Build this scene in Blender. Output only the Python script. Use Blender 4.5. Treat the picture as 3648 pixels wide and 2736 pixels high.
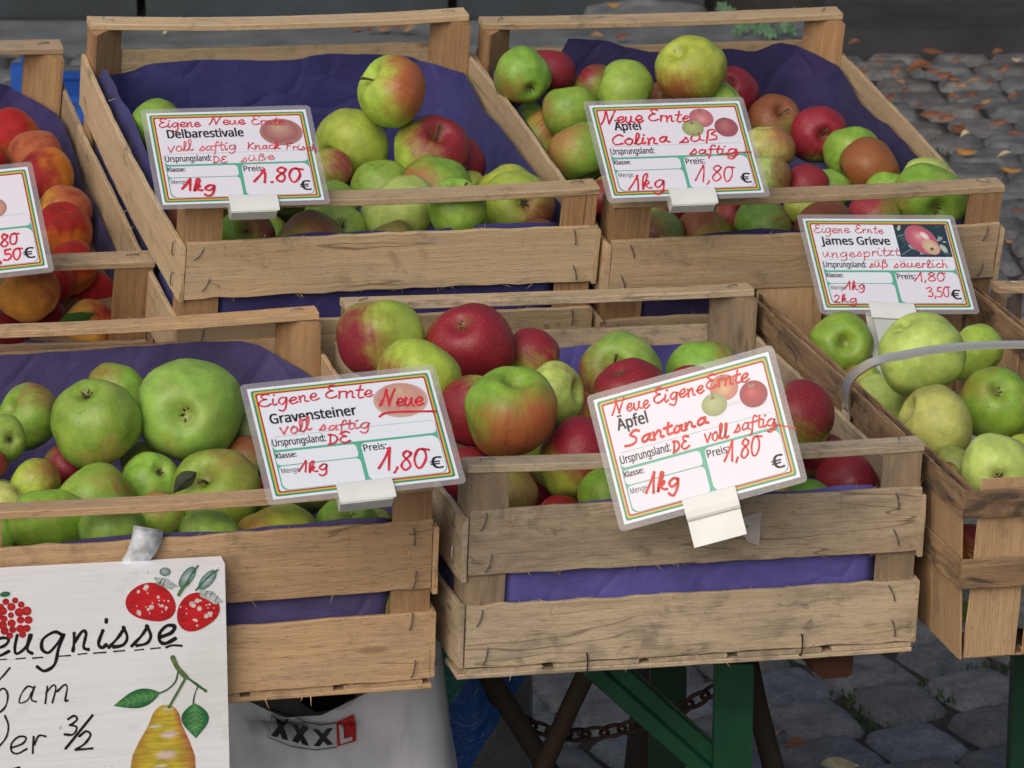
import bpy, math, random
import numpy as np
from mathutils import Vector, Matrix, noise as mnoise
R_ = math.radians
scene = bpy.context.scene
for o in list(bpy.data.objects): bpy.data.objects.remove(o)

# ------------------------------------------------------------------ camera, world, sun, exposure
PITCH = R_(18.0); CAMZ = 1.938126; FPX = 14294.22; K = 1.64919      # FPX: focal length in pixels of the 3648 px wide photo
cam_d = bpy.data.cameras.new('camera'); cam = bpy.data.objects.new('camera', cam_d)
scene.collection.objects.link(cam); scene.camera = cam
cam.location = (0, 0, CAMZ); cam.rotation_euler = (R_(90)-PITCH, 0, 0)
cam_d.sensor_width = 36; cam_d.lens = FPX/3648*36
cam_d.clip_start = 0.1; cam_d.clip_end = 200
cam_d.dof.use_dof = True; cam_d.dof.focus_distance = 3.5; cam_d.dof.aperture_fstop = 34

world = bpy.data.worlds.new('World'); scene.world = world; world.use_nodes = True
nt = world.node_tree; bg = nt.nodes['Background']
sky = nt.nodes.new('ShaderNodeTexSky'); sky.sky_type = 'NISHITA'; sky.sun_disc = False
SUN_EL, SUN_AZ = R_(38), R_(205)      # azimuth from +Y, clockwise
sky.sun_elevation = SUN_EL; sky.sun_rotation = SUN_AZ
sky.air_density = 1.0; sky.dust_density = 4.0; sky.ozone_density = 1.0
nt.links.new(sky.outputs[0], bg.inputs[0]); bg.inputs[1].default_value = 0.10
sun_d = bpy.data.lights.new('sun', 'SUN'); sun = bpy.data.objects.new('sun', sun_d); scene.collection.objects.link(sun)
sun_d.energy = 1.75; sun_d.angle = R_(55); sun_d.color = (1.0, 0.96, 0.90)
sd = Vector((math.sin(SUN_AZ)*math.cos(SUN_EL), math.cos(SUN_AZ)*math.cos(SUN_EL), math.sin(SUN_EL)))
sun.rotation_euler = sd.to_track_quat('Z', 'Y').to_euler()
scene.view_settings.view_transform = 'Standard'; scene.view_settings.look = 'None'
scene.view_settings.gamma = 1; scene.view_settings.exposure = -0.08
scene.render.engine = 'CYCLES'
scene.cycles.max_bounces = 6; scene.cycles.transparent_max_bounces = 8

# ------------------------------------------------------------------ small helpers
COL = scene.collection
def tag(o, label=None, cat=None, group=None, kind=None):
    if label: o['label'] = label
    if cat: o['category'] = cat
    if group: o['group'] = group
    if kind: o['kind'] = kind
    return o
def thing(name, mat=None, **kw):
    o = bpy.data.objects.new(name, None); COL.objects.link(o)
    o.empty_display_size = 0.05
    if mat is not None: o.matrix_world = mat
    return tag(o, **kw)
def copy_tree(o, parent=None):
    c = o.copy(); COL.objects.link(c); c.parent = parent
    for ch in [x for x in bpy.data.objects if x.parent == o]: copy_tree(ch, c)
    return c
CM = np.stack([[1,0,0],[0,-math.sin(PITCH),-math.cos(PITCH)],[0,math.cos(PITCH),-math.sin(PITCH)]], 1)
CAM0 = np.array([0,0,CAMZ])
def rayD(cx, cy):                                        # ray through a point of the photo (2212 px wide copy)
    return CM@np.array([(cx*K-1824)/FPX, (cy*K-1368)/FPX, 1.0])
def on_z(cx, cy, z):
    r = rayD(cx, cy); return CAM0+r*((z-CAMZ)/r[2])
def on_y(cx, cy, y):
    r = rayD(cx, cy); return CAM0+r*(y/r[1])
def M4(loc, rot):
    m = Matrix([list(r) for r in rot]).to_4x4(); m.translation = Vector(loc); return m
CR = {  # crate poses: front-left-bottom corner, axes (right, back, up) as columns
'A':([-0.3072,3.5072,0.8039],[[0.9565,-0.2798,0.0826],[0.2887,0.9484,-0.1314],[-0.0416,0.1495,0.9879]]),
'B':([0.0819,3.6154,0.7754],[[0.9584,-0.2742,0.0796],[0.2832,0.9485,-0.1419],[-0.0366,0.1586,0.9867]]),
'D':([-0.0415,3.0569,0.7],[[0.9649,-0.2592,0.0411],[0.2594,0.9658,0.0016],[-0.0401,0.0091,0.9992]]),
'C':([-0.4408,2.9725,0.6960],[[0.9665,-0.2549,0.0314],[0.2556,0.9665,-0.023],[-0.0245,0.0303,0.9992]]),
'P':([-0.7289,3.5228,0.7419],[[0.9505,-0.2816,0.1314],[0.304,0.9302,-0.2058],[-0.0643,0.2356,0.9697]]),
'G':([0.3655,3.0964,0.688],[[0.9649,-0.2592,0.0411],[0.2594,0.9658,0.0016],[-0.0401,0.0091,0.9992]]),
'Q':([0.5755,3.246,0.66],[[0.9649,-0.2592,0.0411],[0.2594,0.9658,0.0016],[-0.0401,0.0091,0.9992]])}
CRM = {k: M4(*v) for k, v in CR.items()}
def loc_on(c, cx, cy, axis, val):                        # where the ray meets the plane local[axis]=val of crate c
    o = np.array(CR[c][0]); R = np.array(CR[c][1])
    c0 = R.T@(CAM0-o); d = R.T@rayD(cx, cy)
    return c0+d*((val-c0[axis])/d[axis])

class MB:                                                # mesh collector: vertices, faces, uvs, material slots, colours
    def __init__(s): s.v=[]; s.f=[]; s.uv=[]; s.m=[]; s.c=[]
    def vert(s, p): s.v.append((float(p[0]),float(p[1]),float(p[2]))); return len(s.v)-1
    def face(s, ids, uv=None, m=0, c=None):
        s.f.append(tuple(ids)); s.uv.append(uv or [(0,0)]*len(ids)); s.m.append(m); s.c.append(c)
    def box(s, lo, hi, m=0):
        x0,y0,z0=lo; x1,y1,z1=hi
        b=[s.vert(p) for p in ((x0,y0,z0),(x1,y0,z0),(x1,y1,z0),(x0,y1,z0),(x0,y0,z1),(x1,y0,z1),(x1,y1,z1),(x0,y1,z1))]
        for f in ((0,3,2,1),(4,5,6,7),(0,1,5,4),(1,2,6,5),(2,3,7,6),(3,0,4,7)): s.face([b[i] for i in f], m=m)
    def tube(s, pts, rad, n=8, m=0, cap=True):
        pts=[Vector(p) for p in pts]; rings=[]
        rad = rad if isinstance(rad,(list,tuple)) else [rad]*len(pts)
        up=None
        for i,p in enumerate(pts):
            t=(pts[min(i+1,len(pts)-1)]-pts[max(i-1,0)]).normalized()
            if up is None: up = Vector((0,0,1)) if abs(t.z)<.9 else Vector((1,0,0))
            a=t.cross(up).normalized(); b=a.cross(t).normalized(); up=b
            rings.append([s.vert(p+(a*math.cos(2*math.pi*k/n)+b*math.sin(2*math.pi*k/n))*rad[i]) for k in range(n)])
        for i in range(len(rings)-1):
            for k in range(n):
                s.face([rings[i][k],rings[i+1][k],rings[i+1][(k+1)%n],rings[i][(k+1)%n]], m=m)
        if cap: s.face(rings[0],m=m); s.face(rings[-1][::-1],m=m)
    def grid(s, fn, nu, nv, m=0, col=None, closed_u=False):
        ids=[[s.vert(fn(i/nu, j/nv)) for j in range(nv+1)] for i in range(nu+1)]
        for i in range(nu):
            for j in range(nv):
                s.face([ids[i][j],ids[i+1][j],ids[i+1][j+1],ids[i][j+1]], uv=[(i/nu,j/nv),((i+1)/nu,j/nv),((i+1)/nu,(j+1)/nv),(i/nu,(j+1)/nv)], m=m, c=col)
        return ids
    def plank(s, o, ex, ey, ez, L, W, T, rnd, bow=(0,0), jag=0.0007, splinter=0, m=0, cut=None):
        o,ex,ey,ez=[Vector(a) for a in (o,ex,ey,ez)]
        n=max(6,int(L/0.014)); ch=min(.0008,T*.2); ru=rnd.uniform(0,50); rv=rnd.uniform(0,50)
        sec=[(0,ch),(ch,0),(W*.33,0),(W*.66,0),(W-ch,0),(W,ch),(W,T-ch),(W-ch,T),(W*.66,T),(W*.33,T),(ch,T),(0,T-ch)]
        per=[0]; 
        for a,b in zip(sec,sec[1:]+sec[:1]): per.append(per[-1]+math.hypot(b[0]-a[0],b[1]-a[1]))
        rings=[]; s1=rnd.uniform(0,99); s2=rnd.uniform(0,99)
        for i in range(n+1):
            x=L*i/n; q=4*(i/n)*(1-i/n)
            j0=(mnoise.noise((x*45,s1,0))+.6*mnoise.noise((x*190,s1,3)))*jag; j1=(mnoise.noise((x*45,s2,7))+.6*mnoise.noise((x*190,s2,5)))*jag
            dz=mnoise.noise((x*6,s1,s2))*jag*1.0
            xx=x
            ring=[]
            for (y,z) in sec:
                e=(1-y/W)*j0+(y/W)*j1
                xe=xx
                if i in (0,n): xe+=mnoise.noise((y*160,s1+i,2))*jag*1.2
                ring.append(s.vert(o+ex*xe+ey*(y+e+bow[0]*q)+ez*(z+bow[1]*q+dz)))
            rings.append(ring)
        N=len(sec)
        for i in range(n):
            for k in range(N):
                k2=(k+1)%N
                u0,u1=L*i/n+ru,L*(i+1)/n+ru
                s.face([rings[i][k],rings[i][k2],rings[i+1][k2],rings[i+1][k]][::-1],
                       uv=[(u0,per[k]+rv),(u0,per[k+1]+rv),(u1,per[k+1]+rv),(u1,per[k]+rv)][::-1], m=m)
        s.face(rings[0],uv=[(ru+z*3,rv+y*.5) for y,z in sec],m=m); s.face(rings[-1][::-1],uv=[(ru+z*3,rv+y*.5) for y,z in sec[::-1]],m=m)
        for k in range(splinter):                         # loose wood fibres along the sawn edges
            x=rnd.uniform(0,L); yb=rnd.choice((0,W)) if rnd.random()<.75 else rnd.uniform(0,W)
            if yb not in (0,W): x=rnd.choice((0,L))
            zz=rnd.uniform(0,T); l=rnd.uniform(.003,.010); w=.00042
            p=o+ex*x+ey*yb+ez*zz
            d=(ex*rnd.uniform(-1,1)+ey*(rnd.uniform(.1,.8)*(1 if yb>W/2 else -1))+ez*rnd.uniform(-.5,.5)).normalized()
            sd_=d.cross(ez).normalized()*w
            a,b,c_=s.vert(p-sd_-d*.001),s.vert(p+sd_-d*.001),s.vert(p+d*l)
            s.face([a,b,c_],uv=[(ru,rv),(ru,rv+.001),(ru+l,rv)],m=m)
    def build(s, name, mats, parent=None, smooth=False, angle=None):
        me=bpy.data.meshes.new(name); me.from_pydata(s.v,[],s.f)
        if not isinstance(mats,(list,tuple)): mats=[mats]
        for m in mats: me.materials.append(m)
        if any(s.m): me.polygons.foreach_set('material_index', s.m)
        ul=me.uv_layers.new(name='UVMap'); flat=[c for f in s.uv for p in f for c in p]
        ul.data.foreach_set('uv', flat)
        if any(c is not None for c in s.c):
            ca=me.color_attributes.new('paint','FLOAT_COLOR','CORNER'); data=[]
            for f,c in zip(s.f,s.c):
                if c is None: c=(1,1,1)
                if isinstance(c[0],(tuple,list)):
                    for q in c: data+=[*q,1]
                else: data+=[*c,1]*len(f)
            ca.data.foreach_set('color', data)
        if smooth: me.polygons.foreach_set('use_smooth',[True]*len(me.polygons))
        me.validate(); me.update()
        if angle is not None:
            try: me.set_sharp_from_angle(angle=angle)
            except Exception: pass
        o=bpy.data.objects.new(name,me); COL.objects.link(o)
        if parent is not None: o.parent=parent
        return o

# ------------------------------------------------------------------ materials
def newmat(name):
    m=bpy.data.materials.new(name); m.use_nodes=True; n=m.node_tree.nodes; return m,n,m.node_tree.links,n['Principled BSDF']
def simple(name, col, rough=.6, metal=0, spec=.5, bump=0, bscale=200, var=0.0, vscale=8):
    m,n,l,b=newmat(name); b.inputs['Base Color'].default_value=(*col,1); b.inputs['Roughness'].default_value=rough
    b.inputs['Metallic'].default_value=metal; b.inputs['Specular IOR Level'].default_value=spec
    tc=n.new('ShaderNodeTexCoord')
    if var:
        t=n.new('ShaderNodeTexNoise'); t.inputs['Scale'].default_value=vscale; t.inputs['Detail'].default_value=6; l.new(tc.outputs['Object'],t.inputs[0])
        mr=n.new('ShaderNodeMapRange'); mr.inputs[1].default_value=.3; mr.inputs[2].default_value=.7; mr.inputs[3].default_value=1-var; mr.inputs[4].default_value=1+var; l.new(t.outputs[0],mr.inputs[0])
        mx=n.new('ShaderNodeVectorMath'); mx.operation='SCALE'; mx.inputs[0].default_value=col; l.new(mr.outputs[0],mx.inputs['Scale']); l.new(mx.outputs[0],b.inputs['Base Color'])
    if bump:
        t=n.new('ShaderNodeTexNoise'); t.inputs['Scale'].default_value=bscale; t.inputs['Detail'].default_value=4; l.new(tc.outputs['Object'],t.inputs[0])
        bp=n.new('ShaderNodeBump'); bp.inputs['Strength'].default_value=bump; bp.inputs['Distance'].default_value=.002; l.new(t.outputs[0],bp.inputs['Height']); l.new(bp.outputs[0],b.inputs['Normal'])
    return m
def mixc(n,l,fac,a,b,blend='MIX'):
    x=n.new('ShaderNodeMix'); x.data_type='RGBA'; x.blend_type=blend
    for sock,v in ((x.inputs[0],fac),(x.inputs[6],a),(x.inputs[7],b)):
        if hasattr(v,'is_linked') or hasattr(v,'links'): l.new(v,sock)
        elif isinstance(v,(int,float)): sock.default_value=v
        else: sock.default_value=(*v,1)
    return x.outputs[2]
def noise_(n,l,vec,scale,detail=4,rough=.5,dist=0):
    t=n.new('ShaderNodeTexNoise'); t.inputs['Scale'].default_value=scale; t.inputs['Detail'].default_value=detail; t.inputs['Roughness'].default_value=rough; t.inputs['Distortion'].default_value=dist
    l.new(vec,t.inputs[0]); return t.outputs[0]
def mapr(n,l,v,a,b,c=0.,d=1.,smooth=True):
    x=n.new('ShaderNodeMapRange'); x.interpolation_type='SMOOTHSTEP' if smooth else 'LINEAR'
    l.new(v,x.inputs[0]); x.inputs[1].default_value=a; x.inputs[2].default_value=b; x.inputs[3].default_value=c; x.inputs[4].default_value=d; return x.outputs[0]
def math_(n,l,op,a,b=None):
    x=n.new('ShaderNodeMath'); x.operation=op
    for i,v in enumerate((a,b)):
        if v is None: continue
        if isinstance(v,(int,float)): x.inputs[i].default_value=v
        else: l.new(v,x.inputs[i])
    return x.outputs[0]
def wood(name, light, dark, weather=(.20,.17,.14), wamt=.3, fleck=.35, knots=0.0, rough=.75):
    m,n,l,b=newmat(name)
    uv=n.new('ShaderNodeUVMap'); tc=n.new('ShaderNodeTexCoord')
    def stretch(sx,sy):
        mp=n.new('ShaderNodeMapping'); mp.inputs['Scale'].default_value=(sx,sy,1); l.new(uv.outputs[0],mp.inputs[0]); return mp.outputs[0]
    g=noise_(n,l,stretch(8,150),1,7,.7,.5)
    broad=noise_(n,l,stretch(3,26),1,3,.5,.8)
    fib=noise_(n,l,stretch(70,900),1,3,.6)
    info=n.new('ShaderNodeObjectInfo')
    gr=mapr(n,l,g,.34,.66); br=mapr(n,l,broad,.3,.72)
    f=math_(n,l,'ADD',math_(n,l,'MULTIPLY',gr,.55),math_(n,l,'MULTIPLY',br,.45))
    c=mixc(n,l,f,light,dark)
    # short dark pores
    fib2=noise_(n,l,stretch(38,430),1,3,.6); pores=math_(n,l,'MAXIMUM',mapr(n,l,fib,.58,.70),mapr(n,l,fib2,.60,.70))
    c=mixc(n,l,math_(n,l,'MULTIPLY',pores,fleck),c,tuple(x*.42 for x in dark))
    # grey weathering in patches, drawn out along the grain
    w1=noise_(n,l,stretch(9,30),1,5,.6,.6); w2=noise_(n,l,stretch(40,260),1,4,.6)
    wm=math_(n,l,'ADD',math_(n,l,'MULTIPLY',w1,.7),math_(n,l,'MULTIPLY',w2,.3))
    wm=mapr(n,l,wm,.62-wamt*.35,.80-wamt*.25)
    c=mixc(n,l,math_(n,l,'MULTIPLY',wm,.55+.3*wamt),c,weather)
    # dark damp marks
    st=noise_(n,l,stretch(16,38),1,4,.65,1.0); sm=mapr(n,l,st,.64-knots*.08,.76-knots*.06)
    c=mixc(n,l,math_(n,l,'MULTIPLY',sm,.75),c,(.045,.035,.028))
    ck=noise_(n,l,stretch(2.2,34),1,2,.5,.4); ckm=mapr(n,l,math_(n,l,'ABSOLUTE',math_(n,l,'SUBTRACT',ck,.44)),.0025,.008,1,0)
    ckg=mapr(n,l,noise_(n,l,stretch(5,9),1,2,.5),.52,.60)
    c=mixc(n,l,math_(n,l,'MULTIPLY',math_(n,l,'MULTIPLY',ckm,ckg),.5),c,(.05,.035,.022))
    kv=n.new('ShaderNodeTexVoronoi'); kv.inputs['Scale'].default_value=1; l.new(stretch(7,26),kv.inputs[0])
    c=mixc(n,l,math_(n,l,'MULTIPLY',mapr(n,l,kv.outputs['Distance'],.05,.13,1,0),.6),c,tuple(x*.35 for x in dark))
    # blotches across the grain
    bo=noise_(n,l,tc.outputs['Object'],21,6,.68,.8); bo2=noise_(n,l,tc.outputs['Object'],75,4,.6)
    bm_=math_(n,l,'MULTIPLY',mapr(n,l,bo,.50,.68),mapr(n,l,bo2,.40,.62))
    c=mixc(n,l,math_(n,l,'MULTIPLY',bm_,.25+.5*wamt),c,tuple(x*.42 for x in weather))
    # fine speckle of dirt
    sp=noise_(n,l,tc.outputs['Object'],420,2,.5); c=mixc(n,l,math_(n,l,'MULTIPLY',mapr(n,l,sp,.66,.74),.45),c,(.06,.045,.03))
    tint=mapr(n,l,info.outputs['Random'],0,1,.84,1.12,False)
    vm=n.new('ShaderNodeVectorMath'); vm.operation='SCALE'; l.new(c,vm.inputs[0]); l.new(tint,vm.inputs['Scale'])
    l.new(vm.outputs[0],b.inputs['Base Color']); b.inputs['Roughness'].default_value=rough; b.inputs['Specular IOR Level'].default_value=.25
    bp=n.new('ShaderNodeBump'); bp.inputs['Strength'].default_value=.8; bp.inputs['Distance'].default_value=.0014
    l.new(math_(n,l,'ADD',g,math_(n,l,'MULTIPLY',fib,.5)),bp.inputs['Height']); l.new(bp.outputs[0],b.inputs['Normal'])
    return m
MW = {
 'A': wood('pale_poplar_wood',(.61,.455,.28),(.48,.335,.185),(.42,.34,.25),.38,.40),
 'B': wood('tan_poplar_wood',(.56,.41,.25),(.44,.30,.17),(.31,.25,.18),.45,.42),
 'C': wood('pinkish_beech_wood',(.58,.385,.215),(.48,.30,.16),(.29,.22,.155),.38,.70),
 'D': wood('weathered_grey_wood',(.58,.455,.31),(.47,.35,.22),(.25,.20,.145),.55,.62,.35),
 'P': wood('brown_poplar_wood',(.50,.365,.23),(.39,.27,.16),(.26,.21,.16),.45,.45),
 'G': wood('stained_veneer_wood',(.42,.27,.15),(.28,.165,.085),(.12,.085,.06),.60,.45,1.6),
 'post': wood('post_pine_wood',(.44,.27,.135),(.28,.15,.07),(.22,.15,.09),.2,.3),
 'post_grey': wood('post_grey_wood',(.37,.27,.17),(.25,.17,.10),(.17,.14,.105),.55,.4),
 'red': wood('reddish_wood',(.11,.045,.026),(.065,.026,.016),(.05,.03,.02),.2,.3),
 'dark': wood('dark_weathered_wood',(.055,.038,.026),(.03,.021,.016),(.06,.05,.04),.3,.3)}
def paper_mat(name, col):
    m,n,l,b=newmat(name); tc=n.new('ShaderNodeTexCoord')
    a=noise_(n,l,tc.outputs['Object'],14,5,.6); s=noise_(n,l,tc.outputs['Object'],600,2,.5)
    c=mixc(n,l,mapr(n,l,a,.3,.7),tuple(x*.82 for x in col),tuple(min(1,x*1.18) for x in col))
    c=mixc(n,l,math_(n,l,'MULTIPLY',mapr(n,l,s,.62,.75),.25),c,tuple(min(1,x*2.0+.03) for x in col))
    l.new(c,b.inputs['Base Color']); b.inputs['Roughness'].default_value=.62; b.inputs['Specular IOR Level'].default_value=.35
    b.inputs['Sheen Weight'].default_value=.05
    cr=noise_(n,l,tc.outputs['Object'],34,5,.6,1.2); bp=n.new('ShaderNodeBump'); bp.inputs['Strength'].default_value=.6; bp.inputs['Distance'].default_value=.004
    wv_=n.new('ShaderNodeVectorMath'); wv_.operation='ADD'; tn=n.new('ShaderNodeTexNoise'); tn.inputs['Scale'].default_value=9; l.new(tc.outputs['Object'],tn.inputs[0])
    ws_=n.new('ShaderNodeVectorMath'); ws_.operation='SCALE'; l.new(tn.outputs['Color'],ws_.inputs[0]); ws_.inputs['Scale'].default_value=.06; l.new(tc.outputs['Object'],wv_.inputs[0]); l.new(ws_.outputs[0],wv_.inputs[1])
    vo=n.new('ShaderNodeTexVoronoi'); vo.feature='DISTANCE_TO_EDGE'; vo.inputs['Scale'].default_value=13; l.new(wv_.outputs[0],vo.inputs[0])
    cr=math_(n,l,'ADD',math_(n,l,'MULTIPLY',cr,.55),math_(n,l,'MULTIPLY',mapr(n,l,vo.outputs['Distance'],0,.09,0,1,False),.35))
    l.new(math_(n,l,'ADD',cr,math_(n,l,'MULTIPLY',s,.05)),bp.inputs['Height']); l.new(bp.outputs[0],b.inputs['Normal'])
    return m
PAPER = {'A':paper_mat('violet_blue_paper',(.047,.044,.165)),'B':paper_mat('dark_violet_paper',(.040,.031,.105)),'C':paper_mat('dusty_violet_paper',(.074,.058,.155)),
         'D':paper_mat('bright_violet_paper',(.105,.090,.315)),'P':paper_mat('deep_violet_paper',(.055,.04,.14))}
def attr(n,name,out):
    a=n.new('ShaderNodeAttribute'); a.attribute_type='OBJECT'; a.attribute_name=name; return a.outputs[out]
def fruit_mat(peach=False):
    m,n,l,b=newmat('peach_skin' if peach else 'apple_skin'); tc=n.new('ShaderNodeTexCoord')
    P=tc.outputs['Object']; seed=attr(n,'seed','Fac')
    off=n.new('ShaderNodeVectorMath'); off.operation='ADD'; l.new(P,off.inputs[0])
    cs=n.new('ShaderNodeCombineXYZ'); l.new(seed,cs.inputs[0]); l.new(math_(n,l,'MULTIPLY',seed,.37),cs.inputs[1]); l.new(cs.outputs[0],off.inputs[1])
    PS=off.outputs[0]
    nrm=n.new('ShaderNodeVectorMath'); nrm.operation='NORMALIZE'; l.new(P,nrm.inputs[0])
    dt=n.new('ShaderNodeVectorMath'); dt.operation='DOT_PRODUCT'; l.new(nrm.outputs[0],dt.inputs[0]); l.new(attr(n,'blush_dir','Vector'),dt.inputs[1])
    sx=n.new('ShaderNodeSeparateXYZ'); l.new(P,sx.inputs[0])
    rho=math_(n,l,'SQRT',math_(n,l,'ADD',math_(n,l,'MULTIPLY',sx.outputs[0],sx.outputs[0]),math_(n,l,'MULTIPLY',sx.outputs[1],sx.outputs[1])))
    ang=math_(n,l,'ARCTAN2',sx.outputs[1],sx.outputs[0])
    low=noise_(n,l,PS,1.6,3,.55,.3)
    cv=n.new('ShaderNodeCombineXYZ'); l.new(math_(n,l,'MULTIPLY',math_(n,l,'COSINE',ang),9),cv.inputs[0]); l.new(math_(n,l,'MULTIPLY',math_(n,l,'SINE',ang),9),cv.inputs[1]); l.new(math_(n,l,'ADD',math_(n,l,'MULTIPLY',sx.outputs[2],.9),seed),cv.inputs[2])
    streak=noise_(n,l,cv.outputs[0],1.0,4,.6)
    d=math_(n,l,'ADD',dt.outputs['Value'],math_(n,l,'MULTIPLY',math_(n,l,'SUBTRACT',low,.5),1.15 if not peach else 1.6))
    d=math_(n,l,'ADD',d,math_(n,l,'MULTIPLY',math_(n,l,'SUBTRACT',streak,.5),.5 if not peach else .2))
    d=math_(n,l,'ADD',d,attr(n,'blush','Fac'))
    mask=mapr(n,l,d,-.50,.62)
    base=attr(n,'col_base','Color'); blush=attr(n,'col_blush','Color')
    if peach: blush=mixc(n,l,math_(n,l,'MULTIPLY',mapr(n,l,noise_(n,l,PS,2.2,3,.5),.40,.72),.6),blush,(.18,.008,.012))
    v=noise_(n,l,PS,2.6,4,.6); vv=mapr(n,l,v,.3,.7,.80,1.16)
    sc=n.new('ShaderNodeVectorMath'); sc.operation='SCALE'; l.new(base,sc.inputs[0]); l.new(vv,sc.inputs['Scale'])
    bs=mixc(n,l,math_(n,l,'MULTIPLY',mapr(n,l,low,.45,.75),.35),sc.outputs[0],(.43,.45,.10) if not peach else (.62,.36,.07))
    c=mixc(n,l,mask,bs,blush)
    if not peach:
        c=mixc(n,l,math_(n,l,'MULTIPLY',math_(n,l,'MULTIPLY',mapr(n,l,streak,.5,.68),mask),.30),c,(.20,.006,.02))   # darker red stripes inside the blush
        vo=n.new('ShaderNodeTexVoronoi'); vo.inputs['Scale'].default_value=12.5; l.new(PS,vo.inputs[0])
        dots=mapr(n,l,vo.outputs['Distance'],.06,.14,1,0)
        c=mixc(n,l,math_(n,l,'MULTIPLY',dots,.55),c,(.62,.56,.26))
        vo2=n.new('ShaderNodeTexVoronoi'); vo2.inputs['Scale'].default_value=3.1; l.new(PS,vo2.inputs[0])
        sp=math_(n,l,'MULTIPLY',mapr(n,l,vo2.outputs['Distance'],.03,.075,1,0),attr(n,'dirt','Fac'))
        c=mixc(n,l,sp,c,(.035,.028,.012))
        fx=noise_(n,l,PS,38,5,.7); c=mixc(n,l,math_(n,l,'MULTIPLY',mapr(n,l,fx,.52,.70),.40),c,(.20,.15,.05))
        sc2=n.new('ShaderNodeMapping'); sc2.inputs['Scale'].default_value=(26,3,7); sc2.inputs['Rotation'].default_value=(.6,.9,.3); l.new(PS,sc2.inputs[0])
        scr=noise_(n,l,sc2.outputs[0],1,3,.6); c=mixc(n,l,math_(n,l,'MULTIPLY',mapr(n,l,scr,.69,.75),.35),c,(.30,.22,.09))
        rus=math_(n,l,'MULTIPLY',mapr(n,l,rho,.05,.34,1,0),mapr(n,l,noise_(n,l,PS,5,4,.7),.35,.62))
        c=mixc(n,l,math_(n,l,'MULTIPLY',rus,.7),c,(.15,.105,.03))
        scab=noise_(n,l,PS,4.2,6,.72,.6)
        c=mixc(n,l,math_(n,l,'MULTIPLY',math_(n,l,'MULTIPLY',mapr(n,l,scab,.66,.74),attr(n,'scab','Fac')),.8),c,(.07,.055,.018))
    l.new(c,b.inputs['Base Color'])
    if peach:
        b.inputs['Roughness'].default_value=.62; b.inputs['Specular IOR Level'].default_value=.2; b.inputs['Sheen Weight'].default_value=.18; b.inputs['Sheen Roughness'].default_value=.4; b.inputs['Sheen Tint'].default_value=(1,.75,.6,1)
    else:
        rn=noise_(n,l,PS,3.5,4,.6); l.new(mapr(n,l,rn,.3,.7,.36,.56),b.inputs['Roughness']); b.inputs['Specular IOR Level'].default_value=.42
        b.inputs['Subsurface Weight'].default_value=0.0
    bp=n.new('ShaderNodeBump'); bp.inputs['Strength'].default_value=.5; bp.inputs['Distance'].default_value=.0007
    l.new(noise_(n,l,PS,11 if not peach else 60,3,.5),bp.inputs['Height']); l.new(bp.outputs[0],b.inputs['Normal'])
    return m
APPLE=fruit_mat(False); PEACH=fruit_mat(True)
STEM=simple('apple_stem_bark',(.10,.065,.025),.8,var=.4,vscale=40); CALYX=simple('dry_calyx',(.05,.035,.02),.9)
def paint_mat(name, rough=.5, coat=0, spec=.4, streaks=0):
    m,n,l,b=newmat(name); a=n.new('ShaderNodeVertexColor'); a.layer_name='paint'
    c=a.outputs[0]
    if streaks:
        tc=n.new('ShaderNodeTexCoord'); mp=n.new('ShaderNodeMapping'); mp.inputs['Scale'].default_value=(60,60,420); mp.inputs['Rotation'].default_value=(0,R_(35),0); l.new(tc.outputs['Object'],mp.inputs[0])
        s=noise_(n,l,mp.outputs[0],1,4,.6); k=mapr(n,l,s,.3,.7,1-streaks,1+streaks*.7)
        vm=n.new('ShaderNodeVectorMath'); vm.operation='SCALE'; l.new(c,vm.inputs[0]); l.new(k,vm.inputs['Scale']); c=vm.outputs[0]
    l.new(c,b.inputs['Base Color']); b.inputs['Roughness'].default_value=rough; b.inputs['Specular IOR Level'].default_value=spec
    b.inputs['Coat Weight'].default_value=coat; b.inputs['Coat Roughness'].default_value=.25
    return m
CARD=paint_mat('laminated_print',.45,.35); PHOTO=paint_mat('printed_photo',.45,.35); BOARDPAINT=paint_mat('brushed_paint',.5,0,.4,.25)
INK=simple('black_print',(.012,.012,.016),.5); MARKER=simple('red_marker',(.60,.018,.035),.5,var=.25,vscale=90)
MARKER_PALE=simple('pale_red_marker',(.66,.10,.12),.5,var=.3,vscale=90); MARKER_ORANGE=simple('orange_red_marker',(.66,.055,.03),.5,var=.25,vscale=90)
BLACKPAINT=simple('black_brush_paint',(.012,.012,.014),.45,var=.3,vscale=60)
CLIP=simple('white_clip_plastic',(.72,.73,.70),.42,var=.05,vscale=40)
CLIPGREY=simple('aged_clip_plastic',(.52,.54,.50),.5,var=.1,vscale=40)
m,n,l,b=newmat('laminate_film'); b.inputs['Base Color'].default_value=(.50,.48,.49,1); b.inputs['Roughness'].default_value=.25
tr=n.new('ShaderNodeBsdfTransparent'); mx=n.new('ShaderNodeMixShader'); mx.inputs[0].default_value=.27; l.new(tr.outputs[0],mx.inputs[1]); l.new(b.outputs[0],mx.inputs[2]); l.new(mx.outputs[0],n['Material Output'].inputs[0]); FILM=m
STEEL=simple('staple_wire',(.26,.25,.25),.42,.8,var=.3,vscale=300); RUST=simple('rusty_wire',(.05,.024,.017),.7,.3,var=.4,vscale=300)
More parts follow.
